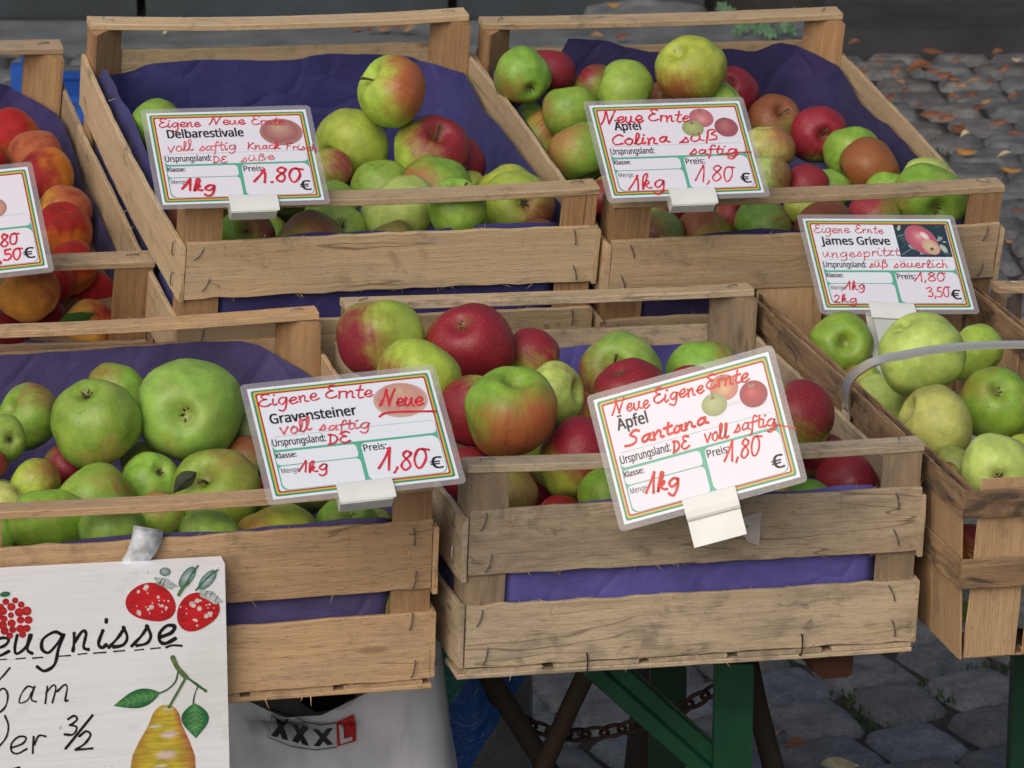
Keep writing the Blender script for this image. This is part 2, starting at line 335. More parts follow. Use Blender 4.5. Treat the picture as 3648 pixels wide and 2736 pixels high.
# ------------------------------------------------------------------ ground, kerbs, wall
rnd = random.Random(7)
def stone_mat():
    m,n,l,b=newmat('basalt_sett'); tc=n.new('ShaderNodeTexCoord'); P=tc.outputs['Object']
    a=n.new('ShaderNodeVertexColor'); a.layer_name='paint'
    n1=noise_(n,l,P,26,6,.65); n2=noise_(n,l,P,160,4,.6); n3=noise_(n,l,P,7,3,.5)
    k=math_(n,l,'MULTIPLY',mapr(n,l,n1,.25,.75,.62,1.35),mapr(n,l,n2,.3,.7,.8,1.2))
    vm=n.new('ShaderNodeVectorMath'); vm.operation='SCALE'; l.new(a.outputs[0],vm.inputs[0]); l.new(k,vm.inputs['Scale'])
    c=mixc(n,l,math_(n,l,'MULTIPLY',mapr(n,l,n3,.5,.75),.4),vm.outputs[0],(.10,.09,.07))
    l.new(c,b.inputs['Base Color']); l.new(mapr(n,l,n1,.3,.7,.5,.75),b.inputs['Roughness'])
    bp=n.new('ShaderNodeBump'); bp.inputs['Strength'].default_value=.8; bp.inputs['Distance'].default_value=.006
    l.new(math_(n,l,'ADD',n1,math_(n,l,'MULTIPLY',n2,.4)),bp.inputs['Height']); l.new(bp.outputs[0],b.inputs['Normal']); return m
SETT=stone_mat()
SOIL=simple('joint_soil',(.026,.021,.016),.95,bump=1,bscale=220,var=.6,vscale=50)
g=MB(); g.face([g.vert(p) for p in ((-40,-30,-.016),(40,-30,-.016),(40,60,-.016),(-40,60,-.016))])
tag(g.build('ground',SOIL),kind='structure')
g=MB()
def sett(cx,cy,th,w,h,col):
    co=[]
    for a,b_ in ((-1,-1),(1,-1),(1,1),(-1,1)):
        x=a*w/2+rnd.uniform(-.011,.006); y=b_*h/2+rnd.uniform(-.010,.006)
        co.append((cx+x*math.cos(th)-y*math.sin(th), cy+x*math.sin(th)+y*math.cos(th)))
    N=7; ids={}; ht=rnd.uniform(-.004,.004); tx,ty=rnd.uniform(-.03,.03),rnd.uniform(-.03,.03); s=rnd.uniform(0,99)
    for i in range(N+1):
        for j in range(N+1):
            a=i/N; b_=j/N; u=2*a-1; v=2*b_-1
            k=1-.10*(u*u*v*v)                              # rounded corners
            jig=.03*mnoise.noise((u*2.2,v*2.2,s))
            uu=(u*k+jig)*.5+.5; vv=(v*k+jig)*.5+.5
            x=(co[0][0]*(1-uu)+co[1][0]*uu)*(1-vv)+(co[3][0]*(1-uu)+co[2][0]*uu)*vv
            y=(co[0][1]*(1-uu)+co[1][1]*uu)*(1-vv)+(co[3][1]*(1-uu)+co[2][1]*uu)*vv
            e=max(abs(u),abs(v)); z=ht-.0018*(u*u+v*v)-.012*max(0,(e-.87)/.13)**2+.003*mnoise.noise((u*1.7+s,v*1.7,3))+tx*u*w/2+ty*v*h/2
            if e>.999: z=-.018
            ids[i,j]=g.vert((x,y,z))
    for i in range(N):
        for j in range(N): g.face([ids[i,j],ids[i+1,j],ids[i+1,j+1],ids[i,j+1]],c=col)
def stonecol():
    t=rnd.uniform(.75,1.2); w=rnd.uniform(-.1,.1)
    w*=.6; return (.120*t*(1+w),.119*t,.119*t*(1-w))
p=.113
def patch(x0,x1,y0,y1,th,ox,oy,pw,ph):
    c,s=math.cos(th),math.sin(th); n=int(max(x1-x0,y1-y0)*1.6/min(pw,ph))
    for j in range(-n,n):
        sh=rnd.uniform(0,pw)
        for i in range(-n,n):
            lx=i*pw+sh; ly=j*ph
            x=ox+lx*c-ly*s; y=oy+lx*s+ly*c
            if not (x0<=x<=x1 and y0<=y<=y1): continue
            sett(x+rnd.uniform(-.003,.003),y+rnd.uniform(-.004,.004),th+rnd.uniform(-.06,.06),pw+.002,ph+.002,stonecol())
patch(-1.3,1.35,3.5,5.75,R_(25),.35,4.75,.118,.112)
patch(-1.5,1.6,5.80,8.22,R_(1.5),.5,6.9,.128,.118)
tag(g.build('cobblestone_paving',SETT,smooth=True),kind='structure')
SLAB=simple('kerb_stone',(.11,.12,.125),.8,bump=.6,bscale=90,var=.35,vscale=9)
DARKSTEP=simple('dark_step_stone',(.026,.026,.028),.8,bump=.5,bscale=120,var=.35,vscale=7)
BLUESTEP=simple('blue_grey_step_stone',(.030,.039,.046),.75,bump=.5,bscale=70,var=.3,vscale=6)
BLACK=simple('shadow_gap_soil',(.012,.012,.013),.9)
g=MB(); g.box((-1.6,8.235,-.05),(.66,8.46,.012)); tag(g.build('kerb_slab',SLAB),kind='structure')
g=MB(); g.box((-1.6,8.47,-.05),(.5,8.58,-.006)); tag(g.build('gutter_strip',DARKSTEP),kind='structure')
g=MB(); g.box((.67,8.20,-.05),(2.2,8.46,.052)); g.box((.67,8.461,-.05),(2.2,8.70,.064)); tag(g.build('dark_stone_step',DARKSTEP),kind='structure')
g=MB()
for x0,x1 in ((-1.6,-.82),(-.80,-.14),(-.12,.42)): g.box((x0,8.59,-.05),(x1,8.85,.075))
tag(g.build('blue_stone_step',BLUESTEP),kind='structure')
WALLM=simple('dark_rendered_wall',(.06,.062,.066),.85,bump=.5,bscale=60,var=.3,vscale=3)
g=MB(); g.box((-3,8.87,-.05),(3,9.2,3.4)); g.box((-3,8.84,.085),(3,8.868,.30))
tag(g.build('building_wall',WALLM),'dark rendered house wall rising behind the stone step at the back','wall')

# ------------------------------------------------------------------ sales bench and what stands under it
def frame_of(c): return CRM[c]
GREEN=simple('green_enamel',(.008,.062,.030),.38,spec=.5,var=.25,vscale=25)
DGREEN=simple('dark_green_enamel',(.006,.035,.018),.4,var=.3,vscale=20)
BOARDW=wood('bench_board_wood',(.30,.20,.11),(.2,.12,.06),(.15,.12,.09),.3,.3)
bench=thing('trestle_table',Matrix.Translation((.0,3.4,0)),label='low market table with green steel folding legs under the front apple crates',cat='table')
def bl(p): return (p[0],p[1]-3.4,p[2])
mb=MB(); mb.plank((-1.0,.03,.618),(1,0,0),(0,1,0),(0,0,1),1.75,.36,.028,rnd); mb.build('table_top',BOARDW,bench)
def post_at(name,cx0,cx1,y,ztop,depth,mat,lab=None):
    a=on_y(cx0,1560,y); b_=on_y(cx1,1560,y)
    mb=MB(); mb.box((a[0],y-3.4,0.0),(b_[0],y-3.4+.004,ztop)); mb.box((a[0],y-3.4+.0045,0.0),(a[0]+.004,y-3.4+depth,ztop)); 
    mb.box((b_[0]-.004,y-3.4+.0045,0.0),(b_[0],y-3.4+depth,ztop))
    return mb.build(name,mat,bench)
post_at('leg',1543,1626,3.27,.617,.03,GREEN); post_at('leg',1404,1482,3.60,.617,.03,DGREEN); post_at('leg',2186,2260,3.30,.617,.03,DGREEN)
a0=on_y(1262,1410,3.31); a1=on_y(1556,1672,3.31); a2=np.array(a1)+(np.array(a1)-np.array(a0))*.25
mb=MB(); A_,B_=Vector(bl(a0)),Vector(bl(a2)); dv=(B_-A_).normalized(); yv=Vector((0,1,0)); nv=dv.cross(yv).normalized(); prof=[(-.0165,.003),(-.015,0),(-.002,0),(0,-.004),(.002,0),(.015,0),(.0165,.003),(.0165,.012),(-.0165,.012)]
ra=[mb.vert(A_+nv*a+yv*b_) for a,b_ in prof]; rb=[mb.vert(B_+nv*a+yv*b_) for a,b_ in prof]
for i in range(9): mb.face([ra[i],rb[i],rb[(i+1)%9],ra[(i+1)%9]])
mb.face(ra); mb.face(rb[::-1]); mb.build('brace',GREEN,bench)
# batten end under the middle crate
bt=thing('wooden_batten',CRM['D'],label='reddish brown wooden batten with rounded end under the middle front crate',cat='batten')
q0=loc_on('D',1748,1440,1,.03); q1=loc_on('D',1842,1440,1,.03); zt=-.0105; zb=loc_on('D',1790,1466,1,.03)[2]
mb=MB(); pr=[]
for (x,z) in ((q0[0],zt),(q0[0],zb*.45+zt*.55),(q0[0]+.005,zb+.006),(q0[0]+.013,zb),(q1[0]-.004,zb),(q1[0],zb+.003),(q1[0],zt)): pr.append((x,z))
f0=[mb.vert((x,.03,z)) for x,z in pr]; f1=[mb.vert((x,.43,z)) for x,z in pr]
mb.face(f0,uv=[(x,z) for x,z in pr]); mb.face(f1[::-1],uv=[(x,z) for x,z in pr][::-1])
for i in range(len(pr)):
    k=(i+1)%len(pr); mb.face([f0[i],f1[i],f1[k],f0[k]],uv=[(0,i*.01),(.4,i*.01),(.4,i*.01+.01),(0,i*.01+.01)])
mb.build('batten_body',MW['red'],bt)
# dark round poles of a folding trestle
def pole(cx0,cy0,cx1,cy1,y,r,label):
    A=on_y(cx0,cy0,y); B=on_y(cx1,cy1,y); d=(A-B)/abs((A-B)[2]); top=A+d*max(0,(.60-A[2])); bot=B-d*B[2]
    t=thing('trestle_pole',Matrix.Translation(Vector(bot)),label=label,cat='pole',group='dark wooden trestle poles under the table')
    mb=MB(); N=10; pts=[]; rr=[]
    for i in range(N+1):
        p_=np.array(top)*i/N+np.array(bot)*(1-i/N)-bot; pts.append((p_[0]+.003*mnoise.noise((i*.7,cx0,0)),p_[1],p_[2])); rr.append(r*.82*(1+.12*mnoise.noise((i*.9,cx0,5))))
    mb.tube(pts,rr,12); o=mb.build('shaft',MW['dark'],t,smooth=True); return t
pole(1272,1440,1172,1659,3.50,.0115,'dark wooden pole crossing under the middle crate, leaning to the right at its top')
pole(1062,1470,1190,1672,3.54,.0125,'dark wooden pole beside the striped bag, leaning to the left at its top')
pole(1618,1440,1668,1659,3.36,.012,'dark wooden pole standing just right of the bright green table leg')
# rusty chain
ch=thing('rusty_chain',label='rusty brown chain sagging between the dark poles and the green legs',cat='chain')
mb=MB(); pts=[]
for (cx,cy) in ((1075,1512),(1095,1535),(1130,1560),(1180,1578),(1240,1588),(1300,1583),(1350,1573),(1400,1562),(1450,1545),(1500,1515),(1540,1492),(1580,1470)): pts.append(on_y(cx,cy,3.56))
P_=[Vector(p_) for p_ in pts]; tot=0; link=0
def along(t):
    s=0
    for a,b_ in zip(P_,P_[1:]):
        d=(b_-a).length
        if s+d>=t: return a+(b_-a)*((t-s)/d),(b_-a).normalized()
        s+=d
    return None,None
t=0
while True:
    c,d=along(t)
    if c is None: break
    up=Vector((0,-.35,.94)) if link%2==0 else Vector((0,.94,.35)); sdv=d.cross(up).normalized(); up=sdv.cross(d).normalized()
    ring=[c+d*(.0125*math.cos(a))+up*(.0075*math.sin(a)) for a in [2*math.pi*i/14 for i in range(15)]]
    mb.tube(ring,.0021,6,cap=False); t+=.0175; link+=1
mb.build('chain_links',RUST,ch,smooth=True)
# white woven bag
def cloth_mat(name,c1,c2,rough=.55):
    m,n,l,b=newmat(name); tc=n.new('ShaderNodeTexCoord'); P=tc.outputs['Object']
    mp=n.new('ShaderNodeMapping'); mp.inputs['Scale'].default_value=(13,11,8); l.new(P,mp.inputs[0])
    a=noise_(n,l,mp.outputs[0],1,4,.5,.5); l.new(mixc(n,l,mapr(n,l,a,.35,.7),c1,c2),b.inputs['Base Color']); b.inputs['Roughness'].default_value=rough
    bp=n.new('ShaderNodeBump'); bp.inputs['Strength'].default_value=.8; bp.inputs['Distance'].default_value=.012; l.new(a,bp.inputs['Height']); l.new(bp.outputs[0],b.inputs['Normal']); return m
BAGW=cloth_mat('white_bag_plastic',(.86,.86,.90),(.55,.55,.58)); BAGD=cloth_mat('opening_shade_tone',(.03,.03,.03),(.015,.015,.015))
bx=on_y(690,1600,3.28)[0]; bag=thing('carrier_bag',Matrix.Translation((bx,3.40,0)),label='crumpled white carrier bag printed with XXXL below the left front crate',cat='bag')
BH=.585
def bagf(u,v):       # u round, v up
    a=2*math.pi*u; c,s=math.cos(a),math.sin(a); ex=.5
    w=.138*(1.10-.34*v**1.6); d=.105*(1.1-.45*v)
    x=w*math.copysign(abs(c)**ex,c); y=d*math.copysign(abs(s)**ex,s); z=v*BH
    k=.009*mnoise.noise((x*16,z*5,1+y*9))+.005*abs(mnoise.noise((x*38,z*13,4+y*20)))+.006*abs(mnoise.noise((x*9+z*14,z*4-x*9,2)))
    dip=.045*math.exp(-((x+.02)/.06)**2)*(1 if y<0 else .2) if v>.93 else 0
    return (x*(1+k*3),y-k*(1 if y<0 else -1)*1.6,z-dip)
mb=MB(); mb.grid(bagf,64,26); mb.build('bag_body',BAGW,bag,smooth=True)
from mathutils.bvhtree import BVHTree
BAGBVH=BVHTree.FromPolygons([Vector(v) for v in mb.v],mb.f)
def bag_front(px,py):      # a point of the printing on the bag's front
    r=Vector(rayD(px,py)).normalized(); o=Vector(CAM0)-Vector((bx,3.40,0)); h=BAGBVH.ray_cast(o,r)
    return (h[0]-r*.005) if h[0] is not None else o+r*3.55
def zpt(zx,zy): return ((800+zx/2.0109)/K,(2400+zy/2.0109)/K)     # from the enlarged view to photo points
mb=MB()
def bag_poly(pts,m=0,lift=0):
    dense=[]
    for A_,B_ in zip(pts,pts[1:]+pts[:1]):
        for k in range(4): dense.append((A_[0]+(B_[0]-A_[0])*k/4,A_[1]+(B_[1]-A_[1])*k/4))
    ctr=(sum(q[0] for q in pts)/len(pts),sum(q[1] for q in pts)/len(pts)); V=lambda q: mb.vert(Vector(bag_front(*zpt(*q)))+Vector((0,-lift,0)))
    rings=[[V((ctr[0]+(q[0]-ctr[0])*t,ctr[1]+(q[1]-ctr[1])*t)) for q in dense] for t in (1,.66,.33)]; c0=V(ctr); n_=len(dense)
    for i in range(n_):
        j=(i+1)%n_
        for r0,r1 in zip(rings,rings[1:]): mb.face([r0[i],r0[j],r1[j],r1[i]],m=m)
        mb.face([rings[2][i],rings[2][j],c0],m=m)
    return
    mb.face([mb.vert(Vector(bag_front(*zpt(*q)))+Vector((0,-lift,0))) for q in pts],m=m)
WHITEP=simple('bag_white_print',(.62,.62,.64),.5); REDP=simple('bag_red_print',(.50,.02,.025),.5)
for X in ([(355,285),(395,292),(460,470),(415,462)],[(430,312),(465,318),(378,448),(332,436)],[(480,345),(522,352),(608,508),(560,498)],[(560,362),(606,370),(528,488),(482,472)],[(630,385),(672,388),(780,495),(735,502)],[(735,380),(778,376),(685,508),(638,505)]):
    bag_poly(X,0,.001+.0004*X[0][0]/100)
bag_poly([(800,345),(925,287),(943,385),(940,480),(806,520)],1,.001)
bag_poly([(820,362),(850,352),(858,470),(830,492)],2,.003); bag_poly([(838,462),(915,440),(917,466),(832,494)],2,.0034)
for A_,B_ in (((345,250),(600,345)),((600,345),(690,362)),((690,362),(800,345)),((345,250),(312,450)),((312,450),(480,515)),((480,515),(650,540)),((650,540),(806,520))):
    bag_poly([A_,B_,(B_[0]+2,B_[1]+7),(A_[0]+2,A_[1]+7)],0,.0008)
mb.build('printed_logo',[INK,REDP,WHITEP],bag)
mb=MB(); bag_poly([(545,206),(650,272),(850,250),(940,180),(930,120),(560,140)],0,.0005); mb.build('handle_opening_shade',BAGD,bag)  # dark patch on the bag front, painting the shade inside its opening
# striped bag behind
m,n,l,b=newmat('striped_bag_plastic'); tc=n.new('ShaderNodeTexCoord'); sx=n.new('ShaderNodeSeparateXYZ'); l.new(tc.outputs['Object'],sx.inputs[0])
wv=noise_(n,l,tc.outputs['Object'],9,3,.5); t_=math_(n,l,'ADD',math_(n,l,'ADD',sx.outputs[0],math_(n,l,'MULTIPLY',sx.outputs[2],-.62)),math_(n,l,'MULTIPLY',wv,.03))
cr=n.new('ShaderNodeValToRGB'); cr.color_ramp.interpolation='CONSTANT'; e=cr.color_ramp.elements
e[0].position=0; e[0].color=(.02,.02,.022,1); e[1].position=.34; e[1].color=(.03,.24,.20,1)
for pp,cc in ((.656,(.02,.11,.42,1)),(.84,(.16,.16,.16,1))): x=e.new(pp); x.color=cc
l.new(mapr(n,l,t_,-.46,-.14,0,1,False),cr.inputs[0]); l.new(cr.outputs[0],b.inputs['Base Color']); b.inputs['Roughness'].default_value=.3
cre=noise_(n,l,tc.outputs['Object'],22,5,.6,1); bp=n.new('ShaderNodeBump'); bp.inputs['Distance'].default_value=.012; bp.inputs['Strength'].default_value=.9; l.new(cre,bp.inputs['Height']); l.new(bp.outputs[0],b.inputs['Normal']); STRIPE=m
sx0=on_y(950,1600,3.62)[0]; sb=thing('plastic_bag',Matrix.Translation((sx0,3.66,0)),label='dark plastic bag with green and blue stripes behind the white bag',cat='bag')
def sbf(u,v):
    a=2*math.pi*u; c,s=math.cos(a),math.sin(a); r=math.sin(math.pi*min(1,.12+v*.82))**.6
    x=.115*r*c; y=.085*r*s; z=v*.60; k=mnoise.noise((c*2,s*2,v*5))*.014
    return (x*(1+k*5)+.10*(v-.6)-.02,y*(1+k*5),z)
mb=MB(); mb.grid(sbf,48,24); mb.build('bag_body',STRIPE,sb,smooth=True)
# riser that carries the back row
for c,lab in (('A','hidden'),):
    t=thing('riser_board',CRM['A'],label='plain wooden board sloping under the back row of crates',cat='board')
    mb=MB(); mb.plank((-.42,.03,-.040),(1,0,0),(0,1,0),(0,0,1),1.26,.40,.022,rnd); mb.build('board',BOARDW,t)
    for x in (-.25,.555):
        mb=MB(); mb.box((x,.16,-.80),(x+.03,.20,-.041)); mb.build('leg',MW['dark'],t)
# blue plastic crate on the cobbles
BLUEP=simple('blue_crate_plastic',(.012,.075,.36),.4,var=.15,vscale=10)
bc=thing('plastic_crate',Matrix.Translation((-.845,6.62,0)),label='blue slotted plastic crate on the cobbles behind the peaches',cat='crate')
def slot_wall(mb,o,ex,L,H,th):
    o=Vector(o); ex=Vector(ex); ny=Vector((-ex.y,ex.x,0)); 
    def bx_(u0,u1,z0,z1,t0=0,t1=th):
        c=[o+ex*u+ny*t+Vector((0,0,z)) for u,t,z in ((u0,t0,z0),(u1,t0,z0),(u1,t1,z0),(u0,t1,z0),(u0,t0,z1),(u1,t0,z1),(u1,t1,z1),(u0,t1,z1))]
        b_=[mb.vert(p_) for p_ in c]
        for f in ((0,3,2,1),(4,5,6,7),(0,1,5,4),(1,2,6,5),(2,3,7,6),(3,0,4,7)): mb.face([b_[i] for i in f])
    bx_(0,L,H-.045,H-.012); bx_(-.006,L+.006,H-.012,H,-.006,th+.004); bx_(0,L,H-.165,H-.135); bx_(0,L,0,.04)
    k=0; u=0
    while u<L: bx_(u,min(L,u+.011),H-.135,H-.045,.001,th-.001); bx_(u,min(L,u+.011),.04,H-.165,.001,th-.001); u+=.0245
mb=MB(); slot_wall(mb,(0,0,0),(1,0,0),.44,.30,.006); mb.build('front_wall',BLUEP,bc)
mb=MB(); slot_wall(mb,(.44,.18,0),(-1,0,0),.44,.30,.006); mb.build('back_wall',BLUEP,bc)
mb=MB(); slot_wall(mb,(0,.18,0),(0,-1,0),.18,.30,.006); mb.build('side_wall',BLUEP,bc)
mb=MB(); slot_wall(mb,(.44,0,0),(0,1,0),.18,.30,.006); mb.build('side_wall',BLUEP,bc)
for x,y in ((-.003,-.003),(-.003,.15)):
    mb=MB(); mb.box((x,y,.301),(x+.033,y+.033,.352)); mb.build('stacking_corner',BLUEP,bc)
mb=MB(); mb.box((.008,.008,.004),(.432,.172,.010)); mb.build('crate_floor',BLUEP,bc)
# grey round foot and ivy at the wall
pot=thing('parasol_foot',Matrix.Translation(Vector(on_z(1395,28,0.0))),label='round grey stone foot lying at the foot of the wall',cat='parasol foot')
mb=MB(); prof=[(0,.062),(.03,.062),(.034,.03),(.06,.026),(.10,.020),(.128,.014),(.135,.004),(.135,-.01)]
mb.grid(lambda u,v:(lambda r,z:(r*math.cos(2*math.pi*u),r*math.sin(2*math.pi*u),z))(*[(1-(v*7-int(min(6.999,v*7))))*prof[int(min(6.999,v*7))][i]+(v*7-int(min(6.999,v*7)))*prof[min(7,int(min(6.999,v*7))+1)][i] for i in (0,1)]),28,7)
mb.build('foot_body',simple('grey_concrete',(.12,.125,.13),.7,var=.3,vscale=30),pot,smooth=True)
LEAFG=simple('ivy_green',(.03,.10,.035),.5,var=.35,vscale=30)
iv=thing('ivy_sprig',Matrix.Translation(Vector(on_z(1640,75,0.0))),label='small green ivy sprig growing at the foot of the step',cat='plant')
mb=MB(); r2=random.Random(3)
for (cx,cy) in ((1590,68),(1605,60),(1636,66),(1650,58),(1690,62),(1702,55),(1712,68),(1668,74),(1560,6),(1580,12),(1660,70),(1625,52)):
    c=Vector(on_z(cx,cy+(10 if cy<40 else 0),.03))-Vector(on_z(1640,75,0.0)); s=r2.uniform(.009,.015); a=r2.uniform(0,6)
    pts=[c]+[c+Vector((s*(1+.25*math.cos(5*t))*math.cos(t+a),s*.8*math.sin(t+a)*(1+.25*math.cos(5*t))*.6,s*(1+.25*math.cos(5*t))*math.sin(t+a)*.8+r2.uniform(-.003,.003))) for t in [2*math.pi*i/10 for i in range(10)]]
    ids=[mb.vert(p_) for p_ in pts]
    for i in range(10): mb.face([ids[0],ids[1+i],ids[1+(i+1)%10]])
mb.build('leaves',LEAFG,iv)
mb=MB()
for k in range(4): mb.tube([(-.03+.03*k,.0,-.01),(-.035+.032*k,.004,.02),(-.04+.035*k,.0,.035)],.0015,5)
mb.build('stem',STEM,iv)
# grass tufts in the joints
mb=MB(); r2=random.Random(11)
for (cx,cy,nn) in ((1590,1478,0),(1905,1520,40),(1925,1530,40),(1990,1515,30),(1880,1505,25),(2015,1502,30),(1345,1470,30),(1165,1480,20),(1190,1600,40),(1150,1610,30),(1120,1545,20),(2150,1560,25),(1760,1500,20),(1660,1590,20),(2120,1450,30),(2080,1440,25),(1835,1555,20),(1940,1580,15),(300,190,10),(2050,330,14),(1905,330,10)):
    c=on_z(cx,cy,-.012)
    for k in range(int(nn*1.3)):
        x=c[0]+r2.gauss(0,.024); y=c[1]+r2.gauss(0,.014); h=r2.uniform(.004,.012); a=r2.uniform(0,6.28); lx,ly=math.cos(a)*h*.7,math.sin(a)*h*.7
        mb.face([mb.vert((x-.0012,y,-.014)),mb.vert((x+.0012,y,-.014)),mb.vert((x+lx*.5+.0008,y+ly*.5,-.012+h*.7)),mb.vert((x+lx,y+ly,-.012+h))])
tag(mb.build('joint_grass',simple('moss_green',(.035,.075,.012),.8,var=.4,vscale=60)),'thin green grass and moss in the joints between the cobbles','grass',kind='stuff')
# ------------------------------------------------------------------ fruit crates
W_,D_,H_,RW,RT=.39,.4697,.1691,.0225,.0068
def staple_mesh():
    mb=MB(); mb.tube([(0,.0015,.0075),(0,-.0006,.0068),(.0004,-.0012,.003),(.0006,-.0013,-.003),(0,-.0006,-.0068),(0,.0015,-.0075)],.00062,6); return mb
STAPLE0=staple_mesh().build('staple',STEEL); STAPLE_ME=STAPLE0.data; bpy.data.objects.remove(STAPLE0)
def staple(parent,pos,nrm,roll,rust=False,s=1.0):
    o=bpy.data.objects.new('staple',STAPLE_ME); COL.objects.link(o); o.parent=parent
    zq=Vector(nrm).to_track_quat('-Y','Z').to_matrix().to_4x4()
    o.matrix_local=Matrix.Translation(pos) @ zq @ Matrix.Rotation(roll,4,'Y') @ Matrix.Scale(s,4)
    if rust: o.material_slots[0].link='OBJECT'; o.material_slots[0].material=RUST
    return o
def make_crate(c,label,seed,mat,postmat,H=H_,zu=(.0818,.1383),zl=.0556,railbow=(-.003,-.003),fbow=0.0,spl=34,fz=None,group='open wooden fruit crates on the stall'):
    r=random.Random(seed); t=thing('fruit_crate',CRM[c] @ Matrix.Scale(.985 if c=='C' else 1,4),label=label,cat='crate',group=group)
    X,Y,Z=(1,0,0),(0,1,0),(0,0,1)
    def part(name,mb,m): return mb.build(name,m,t)
    for (x,y,sx,sy) in ((0,0,1,1),(W_,0,-1,1),(0,D_,1,-1),(W_,D_,-1,-1)):     # three-cornered posts
        mb=MB(); a=.0345+r.uniform(-.002,.002); a2=.0345+r.uniform(-.002,.002); ru,rv=r.uniform(0,40),r.uniform(0,40)
        tri=[(0,0),(a,0),(a*.98,.003),(.003,a2*.98),(0,a2)]
        if sx*sy<0: tri=tri[::-1]
        n=12; rings=[]
        for i in range(n+1):
            z=H*i/n; rings.append([mb.vert((x+sx*px*(1+.012*mnoise.noise((z*30,seed,x))),y+sy*py*(1+.012*mnoise.noise((z*30,seed,y+5))),z-.0003*(i==n))) for px,py in tri])
        per=[0]
        for p0,p1 in zip(tri,tri[1:]+tri[:1]): per.append(per[-1]+math.hypot(p1[0]-p0[0],p1[1]-p0[1]))
        for i in range(n):
            for k in range(5):
                k2=(k+1)%5; mb.face([rings[i][k],rings[i][k2],rings[i+1][k2],rings[i+1][k]],uv=[(H*i/n+ru,per[k]+rv),(H*i/n+ru,per[k+1]+rv),(H*(i+1)/n+ru,per[k+1]+rv),(H*(i+1)/n+ru,per[k]+rv)])
        mb.face(rings[0][::-1]); mb.face(rings[-1],uv=[(px+ru,py+rv) for px,py in tri]); part('post',mb,postmat)
    T=.0046
    def pl(name,o,ex,ey,ez,L,Wd,T=T,bow=(0,0),jag=.0012,sp=spl,m=mat):
        mb=MB(); mb.plank(o,ex,ey,ez,L,Wd,T,r,bow,jag,sp); return part(name,mb,m)
    # top rails, front and back
    pl('top_rail',(-.001,-.001,H+.0002),X,Y,Z,W_+.002,RW,RT,(0,railbow[0]),.0007,12)
    pl('top_rail',(-.001,D_-RW+.001,H+.0002),X,Y,Z,W_+.002,RW,RT,(0,railbow[1]),.0007,12)
    # front planks (x along, z across, thickness towards the viewer)
    for z0,z1,bw in (((fz or zu)[0],(fz or zu)[1],fbow),(.0006,zl if not fz else .036,0)):
        pl('front_plank',(0.0005+r.uniform(-.0015,.001),-.0002,z0),X,Z,(0,-1,0),W_-.001+r.uniform(-.001,.0015),z1-z0,T,(bw,.002*r.uniform(-1,1)),.0016)
        pl('back_plank',(0.0005,D_+.0002+T,z0+r.uniform(-.004,.002)),X,Z,(0,-1,0),W_-.001,z1-z0,T,(0,0),.0011,10)
    for z0,z1 in ((zu[0]-.003,zu[1]-.004),(.0006,zl)):
        b1,b2=.004*r.uniform(.2,1),.004*r.uniform(.2,1)
        pl('side_plank',(-.0002,-.0052,z0+r.uniform(-.002,.002)),Y,Z,(-1,0,0),D_+.010,z1-z0,T,(r.uniform(-.002,.002),b1),.0016)
        pl('side_plank',(W_+.0002+T,-.0052,z0+r.uniform(-.002,.002)),Y,Z,(-1,0,0),D_+.010,z1-z0,T,(r.uniform(-.002,.002),-b2),.0016)
    x=.002
    for k in range(5):
        wd=(.066,.072,.07,.073,.068)[k]+r.uniform(-.003,.003)
        pl('bottom_board',(x,-.0035,-.0002),Y,X,(0,0,-1),D_+.006,wd,.0042,(0,0),.0008,8); x+=wd+(W_-.004-.349)/4
    for y in (-.0045,D_/2-.02,D_-.035):
        pl('bottom_strip',(-.004,y,-.0046),X,Y,(0,0,-1),W_+.006,.04,.0042,(0,0),.0011,30 if y<0 else 4)
    ang=r.choice((-.5,.45))
    for zc0,zc1 in (((fz or zu)[0]+.012,(fz or zu)[1]-.012),(.012,(zl if not fz else .036)-.010)):
        for x in (.016,W_-.018):
            for z in (zc0,zc1): staple(t,(x+r.uniform(-.004,.004),-.0060,z+r.uniform(-.003,.003)),(0,-1,0),ang*(1 if x<.1 else -.4)+r.uniform(-.25,.25))
    for y in (RW*.5,D_-RW*.5):
        for x in (.018,W_-.018): staple(t,(x,y,H+RT+.0012),(0,0,1),r.uniform(-1,1)+1.2,s=.8)
    for z in (zu[0]+.012,zu[1]-.014): staple(t,(-.0056-.0008,.016,z),(-1,0,0),r.uniform(-.3,.3))
    return t
make_crate('A','pale new wooden crate with violet paper under the Delbarestivale sign',11,MW['A'],MW['post'],railbow=(-.003,-.005),fbow=.001)
make_crate('B','tan wooden crate with dark violet paper under the Colina sign',23,MW['B'],MW['post'],railbow=(-.002,-.002))
make_crate('C','pinkish wooden crate with long grain carrying the hand painted board',35,MW['C'],MW['post'],H=.1668,zu=(.0814,.1423),zl=.0605,railbow=(-.004,-.003),fbow=-.001)
crD=make_crate('D','weathered grey stained wooden crate holding the Santana apples in the front row',41,MW['D'],MW['post_grey'],railbow=(-.003,-.001),spl=50)
make_crate('P','brown wooden crate full of peaches at the left edge',57,MW['P'],MW['post'],railbow=(-.002,-.001),fz=(.044,.092))
make_crate('Q','wooden crate mostly cut off at the right edge behind the chip basket',63,MW['B'],MW['post_grey'])
for (x,z) in ((.105,-.001),(.292,.004)): staple(crD,(x,-.0062,z),(0,-1,0),.02,True,1.25)
